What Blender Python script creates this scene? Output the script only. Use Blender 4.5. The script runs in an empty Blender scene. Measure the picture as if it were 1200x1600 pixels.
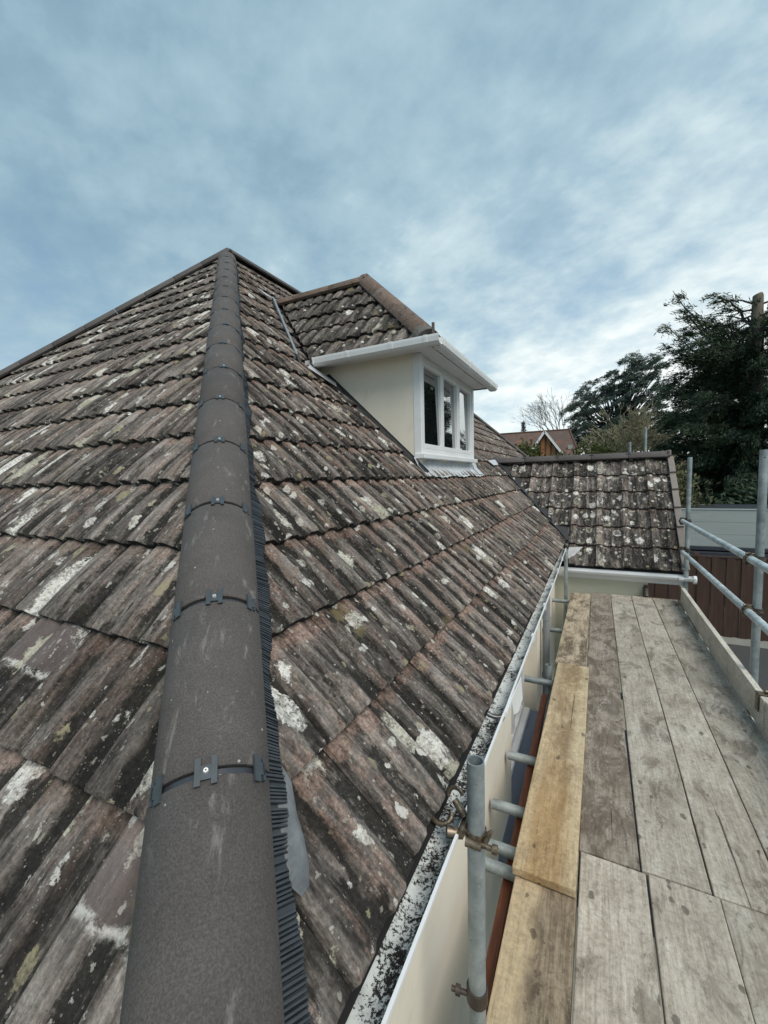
import bpy, bmesh, math, random
import numpy as np
from mathutils import Vector, Matrix
random.seed(7)
RNG = np.random.default_rng(11)
S = bpy.context.scene
COL = S.collection
V = Vector

# ------------------------------------------------------------------ camera
F, YAW, PITCH, ROLL, CAMH = 656.15, 0.470138, -0.079588, -0.024488, 1.57268
cam = bpy.data.cameras.new('camera'); camo = bpy.data.objects.new('camera', cam); COL.objects.link(camo)
fw = V((-math.sin(YAW)*math.cos(PITCH), math.cos(YAW)*math.cos(PITCH), math.sin(PITCH)))
r0 = V((math.cos(YAW), math.sin(YAW), 0)); u0 = r0.cross(fw)
rr = r0*math.cos(ROLL)+u0*math.sin(ROLL); uu = -r0*math.sin(ROLL)+u0*math.cos(ROLL)
M = Matrix((rr, uu, -fw)).transposed().to_4x4(); M.translation = V((0, 0, CAMH))
camo.matrix_world = M
cam.sensor_fit = 'VERTICAL'; cam.sensor_height = 36.0; cam.lens = F/1600*36.0
cam.clip_start = 0.02; cam.clip_end = 3000
S.camera = camo
S.render.resolution_x, S.render.resolution_y = 768, 1024

# ------------------------------------------------------------------ node helper
class NT:
    def __init__(s, tree): s.t = tree; tree.nodes.clear()
    def n(s, typ, **kw):
        o = s.t.nodes.new(typ)
        for k, v in kw.items(): setattr(o, k, v)
        return o
    def set(s, sock, v):
        if isinstance(v, bpy.types.NodeSocket): s.t.links.new(v, sock)
        elif isinstance(v, (tuple, list)) and len(v) == 3 and sock.type == 'RGBA': sock.default_value = (*v, 1)
        else: sock.default_value = v
    def m(s, op, a, b=0.0, c=None, clamp=False):
        o = s.n('ShaderNodeMath', operation=op, use_clamp=clamp)
        s.set(o.inputs[0], a); s.set(o.inputs[1], b)
        if c is not None: s.set(o.inputs[2], c)
        return o.outputs[0]
    def vm(s, op, a, b):
        o = s.n('ShaderNodeVectorMath', operation=op); s.set(o.inputs[0], a)
        if op == 'SCALE': s.set(o.inputs['Scale'], b); return o.outputs[0]
        s.set(o.inputs[1], b)
        return o.outputs['Value'] if op == 'DOT_PRODUCT' else o.outputs[0]
    def noise(s, vec, scale, detail=4, rough=.55, dist=0.0, out=0):
        o = s.n('ShaderNodeTexNoise'); s.set(o.inputs['Vector'], vec); s.set(o.inputs['Scale'], scale)
        o.inputs['Detail'].default_value = detail; o.inputs['Roughness'].default_value = rough
        o.inputs['Distortion'].default_value = dist
        return o.outputs[out]
    def vor(s, vec, scale, rnd=1.0, feature='F1'):
        o = s.n('ShaderNodeTexVoronoi', feature=feature); s.set(o.inputs['Vector'], vec); o.inputs['Scale'].default_value = scale
        o.inputs['Randomness'].default_value = rnd
        return o.outputs['Distance'], o.outputs['Color']
    def ramp(s, fac, stops, interp='LINEAR'):
        o = s.n('ShaderNodeValToRGB'); s.set(o.inputs[0], fac); e = o.color_ramp.elements; o.color_ramp.interpolation = interp
        while len(e) < len(stops): e.new(.5)
        for i, (p, c) in enumerate(stops):
            e[i].position = p
            e[i].color = (c, c, c, 1) if isinstance(c, (int, float)) else (*c, 1)
        return o.outputs[0]
    def mix(s, fac, a, b, mode='MIX'):
        o = s.n('ShaderNodeMix', data_type='RGBA', blend_type=mode); s.set(o.inputs[0], fac); s.set(o.inputs[6], a); s.set(o.inputs[7], b)
        return o.outputs[2]
    def step(s, v, lo, hi):
        o = s.n('ShaderNodeMapRange', interpolation_type='SMOOTHSTEP'); s.set(o.inputs[0], v)
        s.set(o.inputs[1], lo); s.set(o.inputs[2], hi)
        return o.outputs[0]
    def coord(s, k='Object'): return s.n('ShaderNodeTexCoord').outputs[k]
    def attr(s, name): return s.n('ShaderNodeAttribute', attribute_name=name).outputs['Fac']
    def mul(s, vec, v): return s.vm('MULTIPLY', vec, v)
    def sep(s, vec):
        o = s.n('ShaderNodeSeparateXYZ'); s.set(o.inputs[0], vec); return o.outputs
    def comb(s, x, y, z):
        o = s.n('ShaderNodeCombineXYZ'); s.set(o.inputs[0], x); s.set(o.inputs[1], y); s.set(o.inputs[2], z); return o.outputs[0]
    def rnd(s): return s.n('ShaderNodeObjectInfo').outputs['Random']
    def out(s, col, rough=.8, bump=None, bs=.5, bd=.01, metal=0.0, spec=.4, normal=None):
        p = s.n('ShaderNodeBsdfPrincipled'); s.set(p.inputs['Base Color'], col); s.set(p.inputs['Roughness'], rough)
        s.set(p.inputs['Metallic'], metal); p.inputs['Specular IOR Level'].default_value = spec
        if bump is not None:
            b = s.n('ShaderNodeBump'); b.inputs['Strength'].default_value = bs; b.inputs['Distance'].default_value = bd
            s.set(b.inputs['Height'], bump); s.t.links.new(b.outputs[0], p.inputs['Normal'])
        o = s.n('ShaderNodeOutputMaterial'); s.t.links.new(p.outputs[0], o.inputs[0])
        return p
def newmat(name):
    m = bpy.data.materials.new(name); m.use_nodes = True
    return m, NT(m.node_tree)

# ------------------------------------------------------------------ world + sun
SUN_DIR = V((0.50, -0.35, 0.78)).normalized()
EL = math.asin(SUN_DIR.z); AZ = math.atan2(SUN_DIR.x, SUN_DIR.y)
W = bpy.data.worlds.new('World'); S.world = W; W.use_nodes = True
w = NT(W.node_tree)
sky = w.n('ShaderNodeTexSky', sky_type='NISHITA', sun_disc=False, sun_elevation=EL, sun_rotation=AZ)
d = w.coord('Generated')
dx, dy, dz = w.sep(d)
dzc = w.m('MAXIMUM', dz, 0.0)
den = w.m('ADD', dzc, 0.32)
pl = w.comb(w.m('DIVIDE', dx, den), w.m('DIVIDE', dy, den), 0.0)
rot = w.n('ShaderNodeMapping'); w.set(rot.inputs[0], pl); rot.inputs['Rotation'].default_value = (0, 0, math.radians(35)); rot.inputs['Scale'].default_value = (1.0, 1.15, 1)
pl = rot.outputs[0]
c1 = w.noise(pl, 1.15, 5, .5, .25)
c2 = w.noise(pl, 4.2, 7, .58, .1)
c3 = w.noise(pl, 10.0, 6, .55, .1)
cl = w.m('ADD', w.m('MULTIPLY', c1, .42), w.m('ADD', w.m('MULTIPLY', c2, .42), w.m('MULTIPLY', c3, .16)))
# brightness of the cloud sheet: brighter to the horizon and toward the wing side
az = w.vm('DOT_PRODUCT', d, tuple(V((0.25, 0.95, 0.16)).normalized()))
hor = w.m('POWER', w.m('SUBTRACT', 1.0, dzc), 2.6)
lift = w.m('MULTIPLY', w.m('POWER', w.m('MAXIMUM', az, 0.0), 4.5), .44)
t = w.m('ADD', w.m('MULTIPLY', w.m('SUBTRACT', cl, .5), 1.85), w.m('ADD', w.m('MULTIPLY', hor, .58), w.m('ADD', lift, .19)))
cc = w.ramp(t, [(0.0, (1.10, 1.80, 2.30)), (.25, (1.50, 2.32, 2.85)), (.5, (2.2, 3.05, 3.55)), (.70, (3.35, 4.1, 4.35)), (.92, (5.0, 5.4, 5.4)), (1.0, (5.5, 5.8, 5.75))])
cover = w.step(cl, .30, .55)
skyc = w.mix(w.m('ADD', w.m('MULTIPLY', cover, .3), .7), sky.outputs[0], cc)
bg = w.n('ShaderNodeBackground'); w.set(bg.inputs[0], skyc); bg.inputs[1].default_value = 0.1
wo = w.n('ShaderNodeOutputWorld'); w.t.links.new(bg.outputs[0], wo.inputs[0])

sun = bpy.data.lights.new('sun', 'SUN'); sun.energy = 1.5; sun.angle = math.radians(40); sun.color = (1.0, .93, .83)
suno = bpy.data.objects.new('sun', sun); COL.objects.link(suno)
suno.rotation_euler = (-SUN_DIR).to_track_quat('-Z', 'Y').to_euler(); suno.location = (20, -14, 30)
S.view_settings.view_transform = 'Standard'; S.view_settings.look = 'None'
S.view_settings.exposure = 0.95; S.view_settings.gamma = 1.0; S.view_settings.use_curve_mapping = False
S.cycles.max_bounces = 6

# ------------------------------------------------------------------ mesh helpers
class MB:
    """collects polygons (with material slot and smooth flag) for one mesh object"""
    def __init__(s): s.v = []; s.f = []; s.mi = []; s.sm = []
    def add(s, vs, fs, mi=0, smooth=False):
        o = len(s.v); s.v += [tuple(v) for v in vs]
        for f in fs: s.f.append([i+o for i in f]); s.mi.append(mi); s.sm.append(smooth)
    def box(s, lo, hi, mi=0, mat=None):
        x0, y0, z0 = lo; x1, y1, z1 = hi
        vs = [V(p) for p in ((x0,y0,z0),(x1,y0,z0),(x1,y1,z0),(x0,y1,z0),(x0,y0,z1),(x1,y0,z1),(x1,y1,z1),(x0,y1,z1))]
        if mat is not None: vs = [mat @ v for v in vs]
        s.add(vs, [(0,3,2,1),(4,5,6,7),(0,1,5,4),(1,2,6,5),(2,3,7,6),(3,0,4,7)], mi)
    def poly(s, pts, mi=0): s.add(pts, [list(range(len(pts)))], mi)
    def prism(s, pts, off, mi=0):
        n = len(pts); off = V(off); a = [V(p) for p in pts]; b = [p+off for p in a]
        s.add(a+b, [list(range(n))[::-1], list(range(n, 2*n))]+[(i, (i+1) % n, (i+1) % n+n, i+n) for i in range(n)], mi)
    def tube(s, p, q, r, r2=None, seg=14, cap=True, mi=0, wall=0):
        p, q = V(p), V(q); r2 = r if r2 is None else r2
        ax = (q-p).normalized(); a = ax.orthogonal().normalized(); b = ax.cross(a)
        cs = [(math.cos(2*math.pi*i/seg), math.sin(2*math.pi*i/seg)) for i in range(seg)]
        ring = lambda c, rad: [c+a*(rad*x)+b*(rad*y) for x, y in cs]
        s.add(ring(p, r)+ring(q, r2), [(i, (i+1) % seg, (i+1) % seg+seg, i+seg) for i in range(seg)], mi, True)
        if wall:      # open hollow ends
            for e, rad, sg in ((p, r, 1), (q, r2, -1)):
                inn = rad-wall; dd = ax*(0.12*sg)
                s.add(ring(e, rad)+ring(e, inn), [(i, i+seg, (i+1) % seg+seg, (i+1) % seg) for i in range(seg)], mi)
                s.add(ring(e, inn)+ring(e+dd, inn), [(i, i+seg, (i+1) % seg+seg, (i+1) % seg) for i in range(seg)], mi, True)
                s.add(ring(e+dd, inn), [list(range(seg))], mi)
        elif cap:
            s.add(ring(p, r), [list(range(seg))[::-1]], mi); s.add(ring(q, r2), [list(range(seg))], mi)
    def sweep(s, prof, p, q, up=(0, 0, 1), closed=True, mi=0, smooth=False, caps=True):
        """2D profile (u sideways = dir x up, v up) swept from p to q"""
        p, q = V(p), V(q); dr = (q-p).normalized(); up = V(up); sd = dr.cross(up).normalized(); up = sd.cross(dr).normalized()
        n = len(prof); A = [p+sd*u+up*v for u, v in prof]; B = [q+sd*u+up*v for u, v in prof]
        s.add(A+B, [(i, (i+1) % n, (i+1) % n+n, i+n) for i in range(n if closed else n-1)], mi, smooth)
        if closed and caps: s.add(A, [list(range(n))[::-1]], mi); s.add(B, [list(range(n))], mi)
    def build(s, name, mats, parent=None, bevel=0, fixn=False, loc=None):
        me = bpy.data.meshes.new(name)
        vs = s.v
        if loc is not None: L = V(loc); vs = [tuple(V(v)-L) for v in vs]
        me.from_pydata(vs, [], s.f)
        mats = mats if isinstance(mats, (list, tuple)) else [mats]
        for m in mats: me.materials.append(m)
        me.polygons.foreach_set('material_index', s.mi); me.polygons.foreach_set('use_smooth', s.sm)
        me.update()
        if fixn:
            bm = bmesh.new(); bm.from_mesh(me); bmesh.ops.recalc_face_normals(bm, faces=bm.faces); bm.to_mesh(me); bm.free()
        o = link(name, me, parent)
        if loc is not None: o.location = loc
        if bevel:
            b = o.modifiers.new('bevel', 'BEVEL'); b.width = bevel; b.segments = 2; b.limit_method = 'ANGLE'; b.angle_limit = math.radians(50)
        return o
def link(name, data, parent=None):
    o = bpy.data.objects.new(name, data); COL.objects.link(o)
    if parent is not None:
        o.parent = parent
        o.matrix_parent_inverse = world_of(parent).inverted()
    return o
def world_of(o):
    m = o.matrix_basis.copy()
    while o.parent is not None:
        m = o.matrix_parent_inverse @ m; o = o.parent; m = o.matrix_basis @ m
    return m
def tag(o, label=None, cat=None, group=None, kind=None):
    if label: o['label'] = label
    if cat: o['category'] = cat
    if group: o['group'] = group
    if kind: o['kind'] = kind
    return o
def empty(name, loc, label, cat, group=None):
    o = bpy.data.objects.new(name, None); COL.objects.link(o); o.location = loc; o.empty_display_size = .2
    return tag(o, label, cat, group)

# ------------------------------------------------------------------ materials
def tile_material(name, lich=1.0, streak=1.0, pink=1.0, ring=False, dark=1.0, moss=0.0, bigkeep=.80, smkeep=.66, trough=1.0):
    m, t = newmat(name)
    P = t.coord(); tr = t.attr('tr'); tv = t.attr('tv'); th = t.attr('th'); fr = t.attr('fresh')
    Q = t.vm('ADD', P, t.comb(t.m('MULTIPLY', tr, 7.3), t.m('MULTIPLY', tr, 5.1), t.m('MULTIPLY', tr, 3.7)))
    SV = t.mul(Q, (1.0, .20/streak, 1.0))
    n1 = t.noise(SV, 15, 8, .66, .3)
    n2 = t.noise(Q, 95, 7, .7)
    n3 = t.noise(P, 1.6, 4, .6)
    n4 = t.noise(SV, 46, 7, .7, .4)
    n5 = t.noise(Q, 19, 8, .72, .3)
    a = t.m('ADD', t.m('MULTIPLY', n1, .48), t.m('ADD', t.m('MULTIPLY', n4, .30), t.m('ADD', t.m('MULTIPLY', n3, .18), t.m('MULTIPLY', n5, .16))))
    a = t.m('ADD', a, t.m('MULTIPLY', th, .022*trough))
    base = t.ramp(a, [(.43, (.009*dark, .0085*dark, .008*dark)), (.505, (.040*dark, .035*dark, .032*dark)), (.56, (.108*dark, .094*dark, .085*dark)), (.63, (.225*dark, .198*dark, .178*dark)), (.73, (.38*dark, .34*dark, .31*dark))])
    # worn reddish-brown concrete: rib tops, the strip just under the course above
    top = t.m('MULTIPLY', t.step(tv, .76, .95), 1.0)
    pk = t.m('ADD', t.m('ADD', t.m('MULTIPLY', t.noise(SV, 8, 7, .68, .5), .6), t.m('MULTIPLY', n5, .4)), t.m('ADD', t.m('MULTIPLY', th, .035), t.m('MULTIPLY', top, .16)))
    pk = t.m('MULTIPLY', t.step(pk, .505, .61), .85*pink, clamp=True)
    base = t.mix(pk, base, t.mix(t.step(t.m('ADD', t.m('MULTIPLY', n2, .4), t.m('MULTIPLY', n4, .6)), .36, .64), (.10, .062, .049), (.30, .205, .165)))
    # black algae down the pans, doubling as painted shade in troughs and course fronts
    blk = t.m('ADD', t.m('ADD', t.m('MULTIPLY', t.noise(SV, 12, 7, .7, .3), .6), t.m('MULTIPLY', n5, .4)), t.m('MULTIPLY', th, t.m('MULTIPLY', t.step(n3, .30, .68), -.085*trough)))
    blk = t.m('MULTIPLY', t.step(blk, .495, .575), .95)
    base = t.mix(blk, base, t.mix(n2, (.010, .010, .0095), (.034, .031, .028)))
    # greenish film
    gr = t.m('MULTIPLY', t.step(t.noise(Q, 5, 6, .65), .56, .72), .30+moss)
    base = t.mix(gr, base, (.090, .082, .043))
    # per tile tone and grit
    base = t.mix(1.0, base, t.ramp(tr, [(0, .70), (1, 1.35)]), 'MULTIPLY')
    base = t.mix(1.0, base, t.ramp(n2, [(.30, .60), (.5, 1.0), (.70, 1.45)]), 'MULTIPLY')
    # unweathered tile just exposed by a slipped course
    fe = t.m('MULTIPLY', fr, t.step(t.m('ADD', tv, t.m('MULTIPLY', t.noise(Q, 20, 6, .7), .22)), .66, .70))
    base = t.mix(t.m('MULTIPLY', fe, t.ramp(n5, [(.38, .45), (.55, .85)])), base, t.mix(n4, (.095, .078, .075), (.20, .165, .16)))
    fe2 = t.m('MULTIPLY', t.m('SUBTRACT', t.m('MULTIPLY', fr, t.step(t.m('ADD', tv, t.m('MULTIPLY', t.noise(Q, 20, 6, .7), .22)), .60, .66)), fe), t.step(n5, .42, .52), clamp=True)
    base = t.mix(fe2, base, (.55, .53, .50))
    # lichen
    wob = t.vm('SCALE', t.vm('SUBTRACT', t.noise(Q, 34, 6, .7, out=1), (.5, .5, .5)), .075)
    LQ = t.vm('ADD', t.mul(Q, (1.0, .75 if not streak > 1.2 else .33, 1.0)), wob)
    def spots(scale, keep, rad, soft=.05, vec=None):
        dist, colr = t.vor(vec or LQ, scale)
        r, g, b = t.sep(colr)
        sz = t.m('MULTIPLY', t.step(r, keep, 1.0), rad)
        e = t.m('SUBTRACT', sz, t.m('ADD', dist, t.m('MULTIPLY', t.m('SUBTRACT', n5, .5), .30)))
        return t.step(e, -.005, soft), g, e
    big, g, e1 = spots(8.0 if not ring else 9.0, bigkeep, .50*lich)
    hole = t.ramp(t.m('ADD', t.m('MULTIPLY', n5, .6), t.m('MULTIPLY', n2, .4)), [(.40, 0.08), (.53, 1)])
    lc = t.mix(t.step(g, .35, .9), (.74, .72, .67), (.46, .44, .35))
    lc = t.mix(1.0, lc, t.ramp(n2, [(.3, .65), (.6, 1.1)]), 'MULTIPLY')
    if ring:
        inner = t.step(e1, .09, .15); big = t.m('MULTIPLY', big, t.m('SUBTRACT', 1.0, t.m('MULTIPLY', inner, t.m('MULTIPLY', t.step(g, .3, .5), .85))))
    base = t.mix(t.m('MULTIPLY', t.m('MULTIPLY', big, hole), .95), base, lc)
    LQ2 = t.vm('ADD', t.mul(Q, (1.0, .85 if not streak > 1.2 else .5, 1.0)), t.vm('SCALE', wob, .5))
    sm, g2, _ = spots(21, smkeep, .44*lich, vec=LQ2)
    base = t.mix(t.m('MULTIPLY', t.m('MULTIPLY', sm, hole), .9), base, t.mix(t.step(g2, .5, .8), (.62, .60, .56), (.30, .27, .17)))
    sp, g3, _ = spots(70, .72, .42*lich, .12, vec=LQ2)
    base = t.mix(t.m('MULTIPLY', sp, .6), base, t.mix(g3, (.58, .56, .52), (.33, .31, .26)))
    sp2, g3, _ = spots(190, .68, .45, .12, vec=Q)
    base = t.mix(t.m('MULTIPLY', sp2, .45), base, t.mix(g3, (.44, .42, .38), (.012, .012, .012)))
    ye, g4, _ = spots(5.5, .90, .45)
    base = t.mix(t.m('MULTIPLY', ye, t.ramp(n5, [(.45, 0), (.58, .6)])), base, (.21, .175, .085))
    h = t.m('ADD', t.m('MULTIPLY', n2, .8), t.m('ADD', t.m('MULTIPLY', n4, .8), t.m('ADD', t.m('MULTIPLY', n5, .7), t.m('MULTIPLY', big, .35))))
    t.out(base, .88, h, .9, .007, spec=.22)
    return m
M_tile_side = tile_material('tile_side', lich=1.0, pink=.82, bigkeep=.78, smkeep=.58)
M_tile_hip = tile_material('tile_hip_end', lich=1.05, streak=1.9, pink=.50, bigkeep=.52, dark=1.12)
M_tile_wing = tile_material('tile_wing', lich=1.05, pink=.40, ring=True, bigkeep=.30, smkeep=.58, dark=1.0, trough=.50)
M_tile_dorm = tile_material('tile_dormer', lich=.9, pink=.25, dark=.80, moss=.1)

def cap_material(name, c0, c1, scuff=.5, lich=0.0):
    m, t = newmat(name); P = t.coord(); o = t.m('MULTIPLY', t.rnd(), 31.0)
    Q = t.vm('ADD', P, t.comb(o, o, 0.0))
    n = t.noise(Q, 260, 4, .7); n2 = t.noise(Q, 9, 6, .6); n3 = t.noise(t.mul(Q, (1, .3, 1)), 22, 6, .7, .4)
    b = t.mix(n2, c0, c1)
    b = t.mix(1.0, b, t.ramp(n, [(.3, .6), (.5, 1.0), (.7, 1.5)]), 'MULTIPLY')
    b = t.mix(t.m('MULTIPLY', t.step(n3, .57, .74), scuff), b, (.30, .28, .27))
    b = t.mix(1.0, b, t.ramp(t.rnd(), [(0, .80), (1, 1.16)]), 'MULTIPLY')
    dd, cc_ = t.vor(Q, 62); r = t.sep(cc_)[0]
    b = t.mix(t.m('MULTIPLY', t.step(t.m('SUBTRACT', t.m('MULTIPLY', t.step(r, .93-lich*.5, 1.0), .22+lich*.2), dd), 0.0, .06), .8), b, (.45, .44, .40))
    if lich:
        k = t.step(t.noise(Q, 16, 6, .7), .52, .62); b = t.mix(t.m('MULTIPLY', k, .7), b, (.035, .033, .03))
    t.out(b, .8, t.m('ADD', n, t.m('MULTIPLY', n3, .5)), .45, .003, spec=.35)
    return m
M_cap = cap_material('hip_concrete', (.058, .052, .050), (.105, .094, .090), .6)
M_capold = cap_material('old_ridge_concrete', (.13, .088, .066), (.20, .145, .115), .55, lich=.5)
M_capfar = cap_material('ridge_concrete', (.075, .067, .064), (.105, .095, .092), .4)
M_verge = cap_material('verge_concrete', (.17, .145, .13), (.25, .22, .20), .4)

def plain(name, col, rough=.6, var=.15, scale=12, spec=.4, metal=0., bump=0., stretch=(1, 1, 1), dirt=None, dsc=8, dth=(.55, .72)):
    m, t = newmat(name); P = t.mul(t.coord(), stretch)
    n = t.noise(P, scale, 6, .6)
    b = t.mix(1.0, col, t.ramp(n, [(.25, 1-var), (.75, 1+var)]), 'MULTIPLY')
    if dirt: b = t.mix(t.m('MULTIPLY', t.step(t.noise(P, dsc, 7, .7, .4), *dth), .8), b, dirt)
    t.out(b, rough, n if bump else None, bump, .004, metal=metal, spec=spec)
    return m
M_plastic = plain('black_plastic', (.040, .048, .057), .5, .25, 40)
M_clip = plain('clip_plastic', (.045, .058, .068), .45, .2, 40, spec=.5)
M_screw = plain('zinc_screw', (.75, .74, .72), .35, .1, 40, metal=.6)
M_white = plain('white_upvc', (.74, .75, .76), .35, .05, 3, dirt=(.50, .50, .47), dsc=3.5, dth=(.56, .85))
M_render = plain('cream_render', (.755, .70, .595), .85, .06, 2.2, bump=.25, dirt=(.60, .54, .455), dsc=2.6, dth=(.52, .78))
M_renderg = plain('pale_green_cream_render', (.60, .59, .47), .85, .06, 2.2, bump=.15, dirt=(.42, .41, .32), dsc=2.6, dth=(.55, .8))
M_lead = plain('lead', (.125, .135, .145), .55, .5, 16, metal=.1, dirt=(.185, .195, .20), dsc=13, dth=(.46, .62))
M_leadlight = plain('new_lead', (.52, .54, .56), .45, .18, 14, metal=.2)
M_leadmid = plain('grey_lead', (.30, .31, .32), .5, .25, 12, metal=.1, dirt=(.18, .18, .18), dsc=10)
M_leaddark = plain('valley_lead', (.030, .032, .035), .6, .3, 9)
M_steelblue = plain('grey_metal_strip', (.30, .33, .35), .4, .2, 20, metal=.5)
M_under = plain('roof_underlay', (.012, .012, .012), .95, .1)
M_mortar = plain('mortar', (.13, .12, .11), .95, .3, 30, bump=.8, dirt=(.04, .04, .035), dsc=22)
M_blue = plain('blue_grey_felt', (.19, .225, .30), .75, .12, 5, dirt=(.16, .18, .22), dsc=9)
M_redwood = plain('red_brown_timber', (.15, .050, .025), .6, .45, 22, stretch=(6, .35, 6), bump=.6)
M_rust = plain('rusty_coupler_steel', (.20, .165, .12), .42, .45, 40, metal=.6, dirt=(.06, .035, .022), dsc=45, dth=(.46, .6))
M_darksteel = plain('dark_coupler_steel', (.085, .072, .062), .5, .35, 40, metal=.5)
M_fence = plain('brown_fence_boards', (.062, .034, .026), .8, .35, 4, stretch=(5, 5, .5), bump=.4, dirt=(.06, .065, .045), dsc=2)
M_clad = plain('pale_grey_green_cladding', (.34, .38, .375), .6, .05, 1.5, stretch=(.3, 1, 3), dirt=(.29, .33, .325), dsc=1.2)
M_dark = plain('dark_grey_trim', (.045, .052, .065), .4, .2, 5)
M_grey = plain('grey_pipe', (.24, .26, .28), .5, .15, 8)
M_yellowboard = plain('concrete_gravel_board', (.40, .39, .35), .9, .15, 5)

def glass_mat():
    m, t = newmat('window_glass'); n = t.noise(t.coord(), 1.3, 2)
    p = t.out((.012, .015, .016), .03, n, .05, .02, spec=1.0); p.inputs['IOR'].default_value = 1.65
    gl = t.n('ShaderNodeBsdfGlossy'); gl.inputs['Roughness'].default_value = .015; t.set(gl.inputs[0], (.80, .84, .86))
    mx = t.n('ShaderNodeMixShader'); mx.inputs[0].default_value = .42; t.t.links.new(p.outputs[0], mx.inputs[1]); t.t.links.new(gl.outputs[0], mx.inputs[2])
    o = [k for k in t.t.nodes if k.type == 'OUTPUT_MATERIAL'][0]; t.t.links.new(mx.outputs[0], o.inputs[0])
    return m
M_glass = glass_mat()

def gutter_mat():
    m, t = newmat('gutter_grime'); P = t.coord()
    n = t.m('ADD', t.m('MULTIPLY', t.noise(P, 62, 7, .75, .3), .55), t.m('MULTIPLY', t.noise(P, 150, 5, .7), .45)); n2 = t.noise(P, 7.5, 4, .6); y = t.sep(P)[1]
    k = t.m('ADD', n, t.m('MULTIPLY', t.m('SUBTRACT', n2, .5), .42))
    far = t.m('MULTIPLY', t.step(t.m('ABSOLUTE', t.m('SUBTRACT', y, 1.35)), .10, .60), -.035)
    k = t.m('ADD', k, far)
    b = t.mix(t.step(k, .485, .525), (.62, .66, .66), (.018, .017, .015))
    b = t.mix(t.m('MULTIPLY', t.step(t.noise(P, 9, 5), .5, .7), .5), b, (.30, .32, .31), 'MULTIPLY')
    t.out(b, .8, n, .6, .006)
    return m
M_gutgrime = gutter_mat()

def galv(name='galvanised_tube', k=1.0):
    m, t = newmat(name); P = t.coord(); o = t.m('MULTIPLY', t.rnd(), 17.0); Q = t.vm('ADD', P, t.comb(o, o, o))
    n = t.noise(Q, 9, 6, .65); n2 = t.noise(Q, 70, 5, .7)
    b = t.ramp(n, [(.3, (.17*k, .20*k, .21*k)), (.5, (.29*k, .33*k, .34*k)), (.7, (.42*k, .47*k, .48*k))])
    b = t.mix(t.step(n2, .60, .72), b, (.50, .54, .55)); b = t.mix(t.step(t.noise(Q, 26, 6, .75), .63, .70), b, (.09, .085, .075))
    t.out(b, .5, n2, .25, .002, metal=.35, spec=.5)
    return m
M_galv = galv()
M_galvhilite = galv('highlit_galvanised_tube', 1.65)  # same tube, paler colour standing in for wet highlights on the guard rails

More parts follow.
